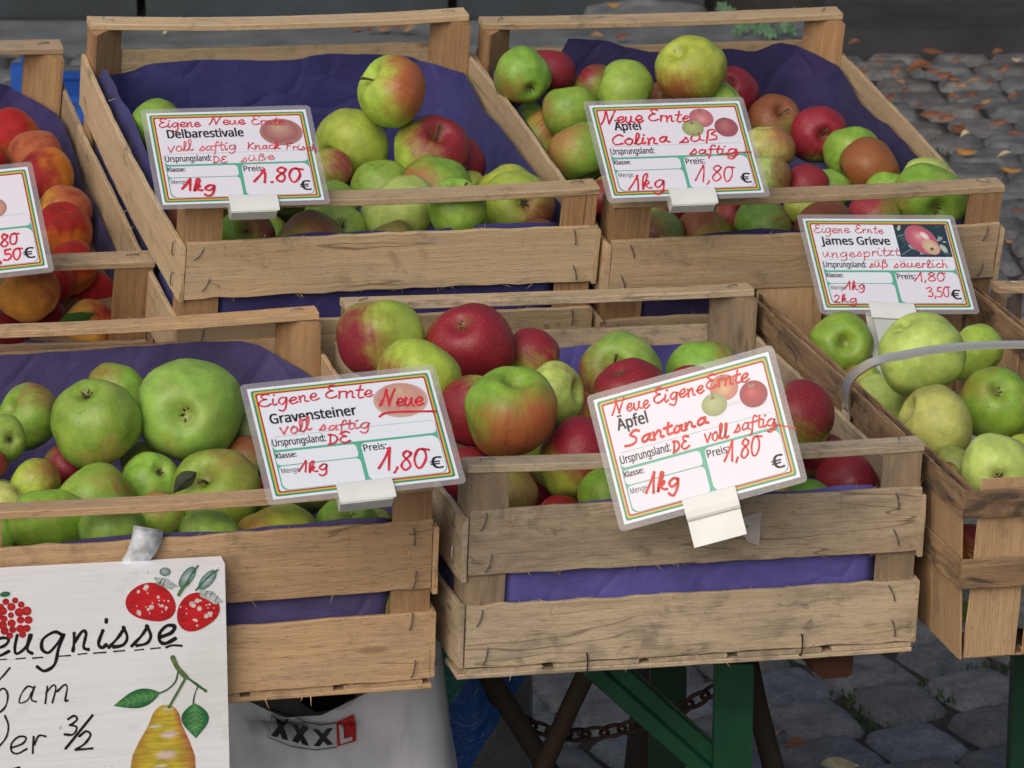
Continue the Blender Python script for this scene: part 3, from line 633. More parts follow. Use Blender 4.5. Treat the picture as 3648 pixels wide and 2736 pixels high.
# torn sticker on the grey crate
mb=MB(); pp=[loc_on('D',*q,1,-.0056) for q in ((1592,1121),(1645,1105),(1640,1178),(1617,1172),(1597,1143),(1588,1143))]
mb.face([mb.vert(q) for q in pp][::-1]); st=mb.build('torn_sticker',simple('faded_sticker',(.50,.45,.40),.6,var=.1,vscale=60),crD)

# ------------------------------------------------------------------ violet paper liners
def liner(c,label,seed,back,left=None,right=None,front=None,ins=.004,zu=(.0818,.1383)):
    # back/left/right/front: control heights along each wall [(fraction, z), ...]
    r=random.Random(seed); a=.036
    x0,x1,y0,y1=ins,W_-ins,ins,D_-ins
    per=[(x0+a,y0),(x1-a,y0),(x1,y0+a),(x1,y1-a),(x1-a,y1),(x0+a,y1),(x0,y1-a),(x0,y0+a)]
    zt=zu[1]
    front=front or [(0,zt-.005),(.3,zt+.0005),(.6,zt-.002),(1,zt+.002)]
    left=left or [(0,zt-.01),(.5,zt+.004),(1,zt+.006)]; right=right or [(0,zt-.012),(.5,zt-.018),(1,zt-.006)]
    def ip(cp,f):
        for (f0,z0),(f1,z1) in zip(cp,cp[1:]):
            if f<=f1: 
                k=(f-f0)/(f1-f0); k=k*k*(3-2*k); return z0+(z1-z0)*k
        return cp[-1][1]
    segs=[]  # sample perimeter
    names=['F','c1','R','c2','B','c3','L','c4']
    for k in range(8):
        p0,p1=per[k],per[(k+1)%8]; L=math.hypot(p1[0]-p0[0],p1[1]-p0[1]); n=max(4,int(L/.009))
        for i in range(n):
            f=i/n
            z={'F':lambda:ip(front,f),'R':lambda:ip(right,f),'B':lambda:ip(back,1-f),'L':lambda:ip(left,1-f),
               'c1':lambda:ip(front,1)*(1-f)+ip(right,0)*f,'c2':lambda:ip(right,1)*(1-f)+ip(back,1)*f,'c3':lambda:ip(back,0)*(1-f)+ip(left,1)*f,'c4':lambda:ip(left,0)*(1-f)+ip(front,0)*f}[names[k]]()
            segs.append((p0[0]+(p1[0]-p0[0])*f,p0[1]+(p1[1]-p0[1])*f,z,names[k]))
    N=len(segs); NV=20; mb=MB(); cx,cy=W_/2,D_/2
    def pt(i,j):
        x,y,z,nm=segs[i%N]; v=j/NV
        if v<.8:
            t=v/.8; zz=z*(1-t)+.006*t
            k=mnoise.noise((x*16+seed,y*16,zz*10))*.0035+mnoise.noise((x*45,y*45+seed,zz*22))*.0012
            # keep to the inner side of the planks
            ix,iy=(cx-x),(cy-y); l=math.hypot(ix,iy); kk=abs(k)+.0004
            curl=.010*max(0,1-t*9)*mnoise.noise((x*9,y*9,seed+3))
            zz+=.0025*mnoise.noise((x*30,y*30,seed))*(1-t)
            kk+=max(0,curl)
            return (x+ix/l*kk,y+iy/l*kk,zz)
        t=(v-.8)/.2; return (x+(cx-x)*t,y+(cy-y)*t,.006+.002*mnoise.noise((x*20,y*20,t*3)))
    ids=[[mb.vert(pt(i,j)) for j in range(NV+1)] for i in range(N)]
    for i in range(N):
        for j in range(NV): mb.face([ids[i][j],ids[i][j+1],ids[(i+1)%N][j+1],ids[(i+1)%N][j]])
    t=mb.build('paper_liner',PAPER[c],None,smooth=True); t.matrix_world=CRM[c] @ Matrix.Scale(.985 if c=='C' else 1,4)
    return tag(t,label,'paper')
def backz(c,pts):       # heights of the paper's back edge read from the photo
    out=[]
    for cx,cy in pts:
        q=loc_on(c,cx,cy,1,D_-.006); out.append(((q[0]-.040)/(W_-.080),q[2]))
    out.sort(); out[0]=(0,out[0][1]); out[-1]=(1,out[-1][1]); return out
liner('A','violet paper lining the pale crate with the Delbarestivale apples',3,backz('A',[(270,158),(330,137),(430,130),(560,129),(640,128),(680,118),(780,116),(880,120),(960,150),(1000,170)]),left=[(0,.12),(.3,.128),(.45,.142),(.7,.146),(.9,.150),(1,.13)],right=[(0,.12),(.5,.116),(.8,.112),(1,.12)])
liner('B','dark violet paper lining the crate with the Colina apples',5,backz('B',[(1095,130),(1205,118),(1225,83),(1300,88),(1360,105),(1420,112),(1500,113),(1570,106),(1630,112),(1690,92),(1730,94),(1800,112)]),right=[(0,.12),(.5,.122),(.8,.115),(1,.125)],left=[(0,.12),(.5,.128),(1,.135)])
liner('C','dusty violet paper lining the crate with the Gravensteiner apples',8,backz('C',[(-200,770),(0,757),(150,748),(300,738),(420,728),(520,726),(570,733),(610,750),(640,780)]),right=[(0,.125),(.4,.13),(.75,.12),(1,.115)],zu=(.0814,.1423))
liner('D','bright violet paper lining the weathered grey crate with the Santana apples',13,backz('D',[(735,800),(900,790),(1150,775),(1210,752),(1290,743),(1400,745),(1480,742),(1560,744),(1610,752)]),right=[(0,.11),(.5,.118),(1,.115)],left=[(0,.12),(.5,.125),(1,.12)])
liner('P','deep violet paper lining the peach crate',17,[(0,.11),(.5,.105),(.8,.115),(.95,.13),(1,.12)],right=[(0,.11),(.5,.115),(.85,.118),(1,.112)],front=[(0,.088),(.5,.091),(1,.089)])
q=liner('Q','violet paper in the crate cut off at the right edge',19,[(0,.13),(1,.13)]) if False else None
# the paper of crate Q
PAPER['Q']=PAPER['D']; liner('Q','violet paper showing at the right edge behind the chip basket',21,[(0,.12),(.5,.14),(1,.13)],left=[(0,.12),(.5,.15),(1,.14)])

# ------------------------------------------------------------------ veneer chip basket
bk=thing('chip_basket',CRM['G'],label='stained veneer chip basket with clear plastic handle at the right edge',cat='basket')
BW,BL,BH2=.222,.564,.154; r=random.Random(77)
def bslat(o,ex,ey,ez,L,Wd,T=.0018,sp=3,bow=0,name='slat',m='G',jag=.0008):
    mb=MB(); mb.plank(o,ex,ey,ez,L,Wd,T,r,(0,bow),jag,sp); return mb.build(name,MW[m],bk)
VEN=wood('plain_veneer_wood',(.50,.33,.185),(.40,.25,.13),(.25,.19,.13),.22,.35); MW['V']=VEN
tp=.010   # taper towards the bottom
def side(o,ex,L,nrm,n,wd,top):
    ex=Vector(ex); nrm=Vector(nrm); o=Vector(o); gap=(L-n*wd)/max(1,n-1) if n>1 else 0
    for k in range(n):
        up=(Vector((0,0,BH2))+nrm*tp).normalized()
        p=o-nrm*tp+ex*(k*(wd+gap))+Vector((0,0,.001)); hh=BH2+top+r.uniform(-.0015,.0015)
        # grain runs upwards
        mb=MB(); mb.plank(p,up,ex,ex.cross(up)*-1 if False else up.cross(ex)*-1,hh*1.002,wd,.0018,r,(0,0),.0009,5); mb.build('slat',VEN,bk)
side((.013,.001,0),(1,0,0),BW-.019,(0,-1,0),4,.0462,.006)
side((BW-.006,BL-.001,0),(-1,0,0),BW-.012,(0,1,0),3,.066,.002)
side((.001,BL-.006,0),(0,-1,0),BL-.012,(-1,0,0),8,.0655,-.004)
side((BW-.001,.006,0),(0,1,0),BL-.012,(1,0,0),8,.0655,-.004)
def band(z,h,off,T=.0022,m='G',name='rim_band'):
    d=off
    bslat((-d-T,-d-T*1.2,z),(1,0,0),(0,0,1),(0,-1,0),BW+2*d+2*T,h,T,14,0,name,m)
    bslat((-d-T,BL+d+T*2.2,z),(1,0,0),(0,0,1),(0,-1,0),BW+2*d+2*T,h,T,6,0,name,m)
    bslat((-d,-d-T,z),(0,1,0),(0,0,1),(-1,0,0),BL+2*d+2*T,h,T,16,.002,name,m)
    bslat((BW+d+T,-d-T,z),(0,1,0),(0,0,1),(-1,0,0),BL+2*d+2*T,h,T,16,-.002,name,m)
band(BH2-.024,.024,.0012)
band(.066,.026,-.0030,name='middle_band')
for (x,w_) in ((.0035,BL),):     # inner rim strips along the long sides
    bslat((.0085,.004,BH2-.026),(0,1,0),(0,0,1),(-1,0,0),BL-.008,.025,.002,10,0,'inner_rim')
    bslat((BW-.0045,.004,BH2-.026),(0,1,0),(0,0,1),(-1,0,0),BL-.008,.025,.002,10,0,'inner_rim')
for k in range(3): bslat((tp,tp+.002+k*.187,.0005),(1,0,0),(0,1,0),(0,0,-1),BW-2*tp,.178,.002,2,0,'base_board','V')
staple(bk,(.055,-.0052,BH2-.004),(0,-1,0),1.2,True); staple(bk,(.15,-.0052,BH2-.01),(0,-1,0),.9)
HANDLE=simple('cloudy_plastic_handle',(.52,.51,.44),.3,var=.08,vscale=20); HANDLE.node_tree.nodes['Principled BSDF'].inputs['Transmission Weight'].default_value=.35
HY=loc_on('G',1829,870,0,-.0045)[1]
hp=[loc_on('G',*q,1,HY-.085*min(1,max(0,i_-1)/4)) for i_,q in enumerate(((1836,905),(1829,880),(1829,845),(1838,818),(1862,797),(1900,781),(1950,769),(2010,758),(2070,751),(2140,747),(2205,746)))]
hy=[a[1] for a in hp]+[HY-.085,HY-.08,HY-.04,HY]; hp=[(a[0],a[2]) for a in hp]; hp[0]=(-.0045,hp[0][1])
hp+=[(.185,hp[-1][1]-.003),(.212,hp[-1][1]-.012),(.2275,hp[-1][1]-.030),(.2275,BH2-.045)]
def crsp(P,n=6):
    out=[]; P=[np.array(p_,float) for p_ in P]
    for i in range(len(P)-1):
        p0=P[max(i-1,0)];p1=P[i];p2=P[i+1];p3=P[min(i+2,len(P)-1)]
        for k in range(n):
            t=k/n; out.append(.5*((2*p1)+(-p0+p2)*t+(2*p0-5*p1+4*p2-p3)*t*t+(-p0+3*p1-3*p2+p3)*t**3))
    out.append(P[-1]); return out
hs=crsp(hp,5); mb=MB(); rings=[]
for i,q in enumerate(hs):
    a=hs[max(i-1,0)]; b_=hs[min(i+1,len(hs)-1)]; tdir=np.array(b_)-np.array(a); tdir/=np.linalg.norm(tdir)+1e-9; nn=np.array([-tdir[1],tdir[0]])
    yb_=float(np.interp(i/5,range(len(hy)),hy)); rings.append([mb.vert((q[0]+nn[0]*oo,yb_+yy,q[1]+nn[1]*oo)) for yy,oo in ((-.0085,.0016),(-.004,.0008),(.004,.0008),(.0085,.0016),(.0085,-.0004),(-.0085,-.0004))])
for A_,B_ in zip(rings,rings[1:]):
    for k in range(6): mb.face([A_[k],A_[(k+1)%6],B_[(k+1)%6],B_[k]])
mb.build('handle',HANDLE,bk,smooth=False)
mb=MB(); mb.grid(lambda u,v:(.012+u*(BW-.024),.012+v*(BL-.024),.008+.012*abs(mnoise.noise((u*7,v*18,1)))+.014*max(0,.06-min(v,u,1-u))/.06),22,40)
t=mb.build('newspaper_sheet',simple('newsprint',(.55,.55,.54),.8,var=.3,vscale=60),None,smooth=False); t.matrix_world=CRM['G']; tag(t,'crumpled newspaper on the bottom of the chip basket','paper')
# ------------------------------------------------------------------ fruit
def apple_mesh(name,seed,oblate=.92,conic=.10,ribs=.02,peach=False):
    r=random.Random(seed); mb=MB(); NU,NVv=44,30; ph=r.uniform(0,6.28)
    off=(r.uniform(0,9),r.uniform(0,9),r.uniform(0,9)); lean=r.uniform(-.10,.10); lean2=r.uniform(-.10,.10)
    def fn(u,v):
        th=2*math.pi*u; f=math.pi*v
        s,c=math.sin(f),math.cos(f)
        rr=(s**.88)*(1+conic*.5*c)
        z=c*oblate
        z-= (.40 if not peach else .16)*math.exp(-(rr/.27)**2)*(1 if c>0 else 0)
        z+= (.24 if not peach else -.05)*math.exp(-(rr/.25)**2)*(1 if c<0 else 0)
        rib=1+ribs*math.cos(5*th+ph)*(.35+.65*max(0,-c))*(1 if not peach else 0)
        if peach:
            d=abs((th-math.pi+math.pi)%(2*math.pi)); d=min(d,2*math.pi-d); rib=1-.055*math.exp(-(d/.16)**2)*s
        x,y=rr*math.cos(th)*rib,rr*math.sin(th)*rib
        k=1+.10*mnoise.noise((x*.9+off[0],y*.9+off[1],z*.9+off[2]))+.035*mnoise.noise((x*2.2+off[1],y*2.2+off[2],z*2.2))
        return (x*k+lean*z,y*k+lean2*z,z*k)
    mb.grid(fn,NU,NVv); o=mb.build(name,PEACH if peach else APPLE,None,smooth=True); me=o.data; bpy.data.objects.remove(o)
    import bmesh
    bm=bmesh.new(); bm.from_mesh(me); bmesh.ops.remove_doubles(bm,verts=bm.verts,dist=.0008); bmesh.ops.recalc_face_normals(bm,faces=bm.faces); bm.to_mesh(me); bm.free()
    for p_ in me.polygons: p_.use_smooth=True
    return me
AME=[apple_mesh('apple',i,o_,c_,rb) for i,(o_,c_,rb) in enumerate(((.90,.14,.02),(.86,.06,.03),(.95,.18,.02),(.88,.10,.035),(.92,.02,.015)))]
PME=[apple_mesh('peach',20+i,.95,.02,0,True) for i in range(3)]
def stem_me(k):
    r=random.Random(k); mb=MB(); b1,b2=r.uniform(-.16,.16),r.uniform(-.16,.16)
    mb.tube([(0,0,.46),(b1*.1,b2*.1,.62),(b1*.5,b2*.5,.82),(b1,b2,.98),(b1*1.15,b2*1.15,1.03)],[.045,.036,.032,.045,.055],8)
    o=mb.build('stem',STEM,None,smooth=True); me=o.data; bpy.data.objects.remove(o); return me
SME=[stem_me(k) for k in range(3)]
def calyx_me():
    mb=MB(); r=random.Random(2)
    for k in range(6):
        a=k*1.047+r.uniform(-.2,.2); c,s=math.cos(a),math.sin(a); w=.035
        p=[(c*.03-s*w,s*.03+c*w,-.66),(c*.03+s*w,s*.03-c*w,-.66),(c*.10+s*w*.7,s*.10-c*w*.7,-.74),(c*.16,s*.16,-.80),(c*.10-s*w*.7,s*.10+c*w*.7,-.74)]
        mb.face([mb.vert(q) for q in p])
    mb.tube([(0,0,-.58),(0,0,-.70)],[.07,.05],7)
    o=mb.build('calyx',CALYX,None); me=o.data; bpy.data.objects.remove(o); return me
CME=calyx_me()
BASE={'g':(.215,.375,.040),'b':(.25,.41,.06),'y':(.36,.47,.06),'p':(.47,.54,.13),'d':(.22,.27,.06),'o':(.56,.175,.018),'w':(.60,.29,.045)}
BLUSH={'R':(.245,.014,.026),'O':(.40,.105,.04),'N':(.25,.085,.032),'K':(.34,.045,.05),'T':(.33,.175,.05),'C':(.33,.016,.014),'M':(.13,.005,.015)}
FR='''A1|848 199 80|.19|yO|s 786 158|15 .15|large green apple with an orange cheek perched highest on the pile under the blue paper
A2|345 278 64|.13|gO|-|60 -.75|green apple peeping out above the left part of the Delbarestivale sign
A3|762 315 83|.13|yO|d 700 352|200 -.9|big yellow green apple with a small wormhole just right of the Delbarestivale sign
A4|930 335 84|.13|yR|s 946 280|40 .35|red and green apple with its stem hollow turned up below the perched apple
A5|985 364 70|.12|yR|-|60 1.1|dark red apple lying against the right paper wall of the pale crate
A6|708 372 56|.12|yK|-|20 .0|pale apple with a pink cheek half behind the right edge of the Delbarestivale sign
A7|822 400 64|.12|bO|-|0 -1.0|plain bright green apple below the big yellow green one
A8|940 405 78|.13|gO|-|210 .25|orange flushed apple with a green cap in the middle of the pale crate
A9|1090 420 72|.13|yN|-|190 -.55|yellow green apple with a faint brown cheek at the right end of the pale crate
A10|985 447 64|.125|bO|s 1003 402|0 -.9|green apple with an upright stem just above the top rail of the pale crate
A11|715 455 64|.115|bO|-|0 -1.0|bright green apple under the lower right corner of the Delbarestivale sign
A12|862 458 85|.12|pO|-|330 -.6|large pale green apple crossed by the front rail of the pale crate
A13|535 512 62|.11|gN|s 533 490|20 .05|small green and brown apple with a stem in the left gap below the Delbarestivale sign
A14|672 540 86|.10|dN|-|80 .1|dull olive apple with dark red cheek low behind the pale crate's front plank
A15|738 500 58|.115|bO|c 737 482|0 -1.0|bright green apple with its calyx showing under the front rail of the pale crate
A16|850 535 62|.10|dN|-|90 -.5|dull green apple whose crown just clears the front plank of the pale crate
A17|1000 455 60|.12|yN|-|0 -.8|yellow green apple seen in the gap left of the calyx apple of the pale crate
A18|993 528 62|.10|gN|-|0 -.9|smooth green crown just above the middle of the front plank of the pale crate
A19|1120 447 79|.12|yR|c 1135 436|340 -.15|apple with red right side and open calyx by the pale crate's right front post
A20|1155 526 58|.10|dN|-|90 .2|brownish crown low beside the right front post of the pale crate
A22|1020 415 48|.10|yN|-|0 -.9|yellow sliver of an apple between the orange flushed and the yellow green one
A23|620 395 70|.115|yO|-|0 -.3|apple covered by the middle of the Delbarestivale sign
A24|440 420 70|.11|gO|-|0 -.3|apple covered by the lower left of the Delbarestivale sign
B1|1130 165 63|.16|gN|c 1151 200|230 -.4|green apple with calyx turned forward in the far left corner of the Colina crate
B2|1186 155 58|.145|yR|-|30 .9|dark pink apple leaning behind the green corner apple of the Colina crate
B3|1285 188 52|.13|gR|-|110 -.05|half red apple tucked between two green ones at the back of the Colina crate
B4|1348 197 68|.15|bN|-|250 -.75|smooth bright green apple above the left end of the Colina sign
B5|1492 148 77|.17|yN|d 1460 96|250 -.25|big creased yellow green apple perched highest behind the Colina sign
B6|1582 198 56|.14|yR|c 1566 174|20 .95|crimson apple with its calyx facing left beside the perched one
B7|1230 242 60|.13|gN|-|180 -.6|plain green apple left of the Colina sign in the second row
B8|1176 298 60|.13|yK|-|50 -.1|pale apple with a pinkish veil at the left side of the Colina crate
B9|1252 330 74|.13|gT|-|150 -.05|large green apple with a brown cheek touching the left edge of the Colina sign
B10|1140 258 40|.12|bN|-|0 -1.0|green sliver of an apple behind the pale pinkish one
B11|1425 222 45|.12|dN|-|90 .3|brown apple glimpsed between the green ones above the Colina sign
B12|1556 235 55|.13|bN|-|0 -.9|light green apple just over the upper right corner of the Colina sign
B13|1668 265 60|.12|dN|s 1690 236|100 .35|russet red apple with a short stem right of the Colina sign
B14|1765 290 63|.12|yR|s 1783 291|110 .75|bright red apple with its stem hollow facing right in the Colina crate
B15|1658 320 57|.12|pT|-|30 -.1|pale green apple with a brown pink veil beside the right edge of the Colina sign
B16|1840 332 61|.12|gN|-|0 -1.1|clean green apple behind the brown red one in the Colina crate
B17|1880 364 68|.12|dN|-|20 .9|brown red apple with fine dots near the right side of the Colina crate
B18|1660 385 50|.12|pN|-|0 -.1|small pale reddish apple at the lower right corner of the Colina sign
B19|1740 404 52|.115|dR|-|90 .45|dull red apple just above the front rail in the Colina crate
B20|1790 410 50|.105|bN|-|0 -1.0|green apple deep between the dull red and the brown red one
B21|1997 396 62|.12|pN|-|0 -1.0|light green apple near the right front corner, behind the big one
B22|2003 434 82|.12|gN|c 2026 456|200 -.5|big brown streaked green apple with calyx in the Colina crate's right front corner
B23|1918 415 50|.11|gN|-|0 -.9|small green apple between the brown red and the big corner apple
B24|1305 425 50|.115|yR|-|200 .6|dark red apple beside the left front post of the Colina crate
B25|1520 508 64|.10|yO|-|120 .2|red brown and green apple low under the clip of the Colina sign
B26|1420 515 60|.10|dN|-|200 .3|dark olive apple beside the left front post below the Colina sign
B27|1650 487 66|.11|bR|-|20 -.45|shiny green apple with a red right edge under the rail of the Colina crate
B28|1780 500 70|.11|dN|-|90 .65|brown red apple in the gap above the James Grieve sign
B29|1888 478 62|.11|yK|-|140 .3|rosy apple left of the big corner apple, under the rail of the Colina crate
B30|1735 455 45|.105|yN|-|0 -.9|yellow green apple deep in the gap under the rail of the Colina crate
B31|1588 470 48|.10|yK|s 1604 448|60 .6|rosy apple with a stem seen right of the clip of the Colina sign
B32|1450 330 75|.115|yO|-|0 -.3|apple covered by the middle of the Colina sign
B33|1570 370 70|.115|yO|-|0 -.3|apple covered by the right half of the Colina sign
C1|203 912 100|.17|gT|c 182 832|300 -.45|large ribbed green apple with its calyx up, left of the biggest one
C2|412 890 114|.17|bN|c 403 898|250 -.75|biggest green apple with its round brown hollow facing the viewer
C3|60 902 72|.15|gN|d 6 872|60 -.2|green apple with reddish streaks near the left edge under the paper
C4|4 948 54|.16|bN|c 28 950|0 -.9|knobbly green apple with a star shaped calyx cut by the left edge
C5|255 848 68|.14|gN|-|150 -.2|green apple with red patches at the back between the two largest ones
C6|75 1045 56|.135|yN|-|40 .0|small yellow apple with a red edge at lower left of the Gravensteiner crate
C7|-18 1000 36|.15|yR|-|0 .4|reddish apple barely entering at the left edge
C8|205 1094 95|.13|gR|-|30 -.4|wide green apple with red streaks in front of the ribbed one
C9|328 1042 66|.125|bN|c 350 1012|0 -1.0|light green apple with its dark calyx under the biggest one
C10|466 1068 99|.13|gT|s 432 1022|60 -.25|broad green apple with a dry stem and withered leaf beside the Gravensteiner sign
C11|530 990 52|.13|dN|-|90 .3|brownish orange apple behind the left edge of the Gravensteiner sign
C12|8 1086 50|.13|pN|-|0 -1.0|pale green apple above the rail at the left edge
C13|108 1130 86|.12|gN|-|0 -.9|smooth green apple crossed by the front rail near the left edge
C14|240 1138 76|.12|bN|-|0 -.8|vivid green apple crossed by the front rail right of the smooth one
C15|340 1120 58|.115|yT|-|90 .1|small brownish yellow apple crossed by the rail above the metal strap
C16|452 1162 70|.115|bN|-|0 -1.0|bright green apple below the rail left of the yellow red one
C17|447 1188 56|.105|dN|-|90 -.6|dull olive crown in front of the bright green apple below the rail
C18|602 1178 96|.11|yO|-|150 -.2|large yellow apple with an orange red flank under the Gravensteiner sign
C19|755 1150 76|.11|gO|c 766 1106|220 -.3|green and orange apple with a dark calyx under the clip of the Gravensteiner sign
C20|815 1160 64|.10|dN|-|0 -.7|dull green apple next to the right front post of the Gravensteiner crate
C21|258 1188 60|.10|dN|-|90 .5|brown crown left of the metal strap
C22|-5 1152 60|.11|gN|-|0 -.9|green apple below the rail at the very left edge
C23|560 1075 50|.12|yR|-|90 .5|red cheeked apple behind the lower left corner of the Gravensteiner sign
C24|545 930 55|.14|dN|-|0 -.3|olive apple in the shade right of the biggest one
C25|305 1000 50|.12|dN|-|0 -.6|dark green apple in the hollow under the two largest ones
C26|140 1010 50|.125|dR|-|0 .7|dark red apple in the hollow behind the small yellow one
C27|700 1000 95|.13|gO|-|0 -.4|apple covered by the middle of the Gravensteiner sign
D1|821 735 94|.19|yR|-|200 .15|large red and yellow apple at the far left of the Santana crate
D2|906 818 93|.185|yR|-|200 -.35|yellow green apple with a red flank above the Gravensteiner sign
D3|1020 742 94|.19|yR|c 998 688|0 1.3|big deep red apple with its calyx on top at the back of the Santana crate
D4|1142 770 64|.17|yR|-|70 .35|speckled red apple with a yellow underside behind the deep red one
D5|1030 892 82|.165|yR|-|200 .6|red apple half behind the big green and orange one
D6|1103 894 101|.18|gO|d 1112 808|300 .3|big green and orange apple in front, resting on the rail of the Santana crate
D7|1200 852 70|.17|pR|d 1262 845|60 -.75|light green apple with red rimmed hollow in the middle of the Santana crate
D8|1240 905 62|.15|yO|-|60 .1|orange tinted apple just left of the Santana sign
D9|1343 808 89|.165|bR|s 1317 776|190 -.35|green apple with red left side and a thick stem behind the Santana sign
D10|1362 862 85|.17|yR|c 1332 792|100 .3|red apple with a dark calyx at the top edge of the Santana sign
D11|1520 803 82|.16|gO|-|20 -.4|green apple with orange veil in the back right of the Santana crate
D12|1500 850 62|.15|yR|-|90 .9|red crown right above the top edge of the Santana sign
D13|1246 992 90|.14|yR|-|60 .5|red speckled apple touching the left edge of the Santana sign
D14|1012 1030 72|.13|yR|-|90 1.1|dark red apple at the left front post behind the rail
D15|1098 1066 62|.12|yT|-|0 .05|yellow and brown apple in the gap right of the left front post
D16|1208 1126 60|.10|oC|-|90 .9|orange red crown low in the gap under the rail of the Santana crate
D17|1310 1068 60|.12|gR|-|200 -.7|green apple in the gap left of the Santana sign
D18|1728 905 84|.17|yR|-|50 .35|large apple with a crimson top and yellow base right of the Santana sign
D19|1830 1048 78|.12|yR|-|90 1.3|deep red apple in the right front corner of the Santana crate
D20|1748 1112 74|.11|gR|-|20 -.8|green apple with a reddish mark in front of the deep red one
D21|1640 1100 60|.11|gN|-|0 -.9|green apple hidden below the lower right edge of the Santana sign
D22|1775 985 56|.13|yR|-|90 .9|red apple in the shade behind the right end of the front rail
D23|985 1080 45|.11|gN|-|0 -.7|green apple left of the left front post of the Santana crate
D24|1480 950 90|.14|yO|-|0 .1|apple covered by the middle of the Santana sign
D25|1600 900 80|.15|yO|-|0 .2|apple covered by the right part of the Santana sign
G1|1816 745 72|.125|gN|d 1826 735|0 -1.0|green apple with a soft dimple left of the sign clip in the chip basket
G2|1988 766 96|.165|pT|-|310 -.8|large pale yellow apple with black scab marks on top in the chip basket
G3|2104 763 66|.13|yN|-|0 -1.0|yellow green apple behind the scabbed one in the chip basket
G4|2148 870 81|.13|gO|c 2155 838|130 -.5|green apple with an orange shoulder and dark calyx at the right edge
G5|2018 917 85|.14|pT|d 1945 882|0 -1.0|pale yellow apple with a deep crooked hollow and a brown mark in the basket's middle
G6|1893 882 74|.13|pT|-|300 -.7|pale yellow apple under the left foot of the clear handle
G7|2155 1022 86|.13|pN|c 2160 1036|0 -1.0|front green apple with its calyx just above the basket rim
G8|2200 990 52|.125|yN|-|0 -1.0|yellow apple cut by the right edge behind the front green one
G9|1862 822 44|.11|yT|-|160 .1|reddish yellow apple between the clip and the clear handle
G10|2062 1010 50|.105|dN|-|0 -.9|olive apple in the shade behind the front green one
G11|2040 1045 46|.105|yR|-|100 -.1|red rimmed yellow apple low at the left front of the basket
G12|2092 1180 50|.055|oC|-|90 .2|yellow and red apple showing through the corner gap of the basket
G13|2070 1340 44|.03|bN|-|0 -1.0|green apple at the bottom of the corner gap of the basket
P1|25 292 60|.13|oC|-|120 .35|red topped peach with a yellow belly near the left edge
P2|80 340 63|.13|oO|-|100 .45|orange peach at the back right of the peach crate
P3|98 382 62|.13|oC|d 60 330|190 .3|red peach with an orange right cheek above the corner of its price sign
P4|138 456 58|.12|wO|-|40 .1|yellow peach with an orange shoulder beside the price sign
P5|139 496 60|.125|oC|d 150 445|90 .15|orange peach with a red crown and a clear crease beside the price sign
P6|155 576 58|.12|oC|-|70 .35|orange red peach just behind the front rail of the peach crate
P7|62 634 66|.12|wO|-|60 -.2|yellow orange peach under the peach price sign
P8|190 652 66|.075|oC|d 170 596|0 .75|red peach with a crease left of the front post
P9|78 692 66|.085|oM|d 88 632|140 .75|dark crimson peach in the front of the peach crate
P10|198 704 58|.115|wC|-|20 -.25|yellow peach partly covered by a green leaf
P11|12 722 56|.12|oM|-|90 1.0|deep purple red peach at the left edge in front
P12|-22 350 40|.125|oC|-|0 .9|red peach cut by the left edge, upper of two
P13|105 512 50|.11|oM|-|0 .6|dark red peach in the hollow beside the price sign
P14|-15 310 36|.12|oO|-|0 .5|orange peach barely entering at the left edge
P15|110 610 50|.105|oC|-|0 .8|red peach in the shade under the front rail
P16|20 440 66|.115|oC|-|0 .3|peach covered by the upper part of the peach price sign
P17|30 540 66|.115|oC|-|0 .3|peach covered by the lower part of the peach price sign'''
recs=[]
for ln in FR.strip().split('\n'):
    id_,xy,h,pre,pole_,bl_,lab=ln.split('|'); c=id_[0]; cx,cy,rp=map(float,xy.split())
    o=np.array(CR[c][0]); R=np.array(CR[c][1]); d=rayD(cx,cy); c0=R.T@(CAM0-o); dl=R.T@d
    h=float(h)+(.012 if c=='G' else 0); recs.append(dict(hh=float(h),id=id_,c=c,cx=cx,cy=cy,rp=rp,d=d,s=(float(h)-c0[2])/dl[2],pre=pre,pole=pole_,bl=bl_,lab=lab))
for q in recs:
    R=np.array(CR[q['c']][1]); o=np.array(CR[q['c']][0]); c0=R.T@(CAM0-o); dl=R.T@q['d']; rr=q['rp']*K/FPX*q['s']
    q['smin']=(rr*.97+.004-c0[1])/dl[1] if q['c']!='G' else max((rr*.97+.004-c0[1])/dl[1],(rr*.97+.020-c0[0])/dl[0])
    if q['c'] in 'ABD' and q['hh']<.145: q['smin']=max(q['smin'],min(q['s']+.07,(rr*.95+.006-c0[0])/dl[0]))
    q['s']=max(q['s'],q['smin']); q['s0']=q['s']
# push fruits that would run into one another apart along the line of sight
for it in range(160):
    for i,a in enumerate(recs):
        for b_ in recs[i+1:]:
            if a['c']!=b_['c']: continue
            pa,pb=a['d']*a['s'],b_['d']*b_['s']; ra,rb=a['rp']*K/FPX*a['s'],b_['rp']*K/FPX*b_['s']
            dd=np.linalg.norm(pa-pb); need=.93*(ra+rb)
            if dd<need:
                k=(need-dd)*.35; sg=1 if a['s']>=b_['s'] else -1
                a['s']+=sg*k; b_['s']-=sg*k
    for a in recs: a['s']+= (a['s0']-a['s'])*.02; a['s']=min(a['s0']+.085,max(a['s0']-.055,a['smin'],a['s']))
KIND={'A':'green and red apples in the pale crate','B':'red and green apples in the Colina crate','C':'green apples in the Gravensteiner crate','D':'red and yellow apples in the Santana crate','G':'yellow green apples in the chip basket','P':'peaches in the crate at the left edge'}
FRUIT={}
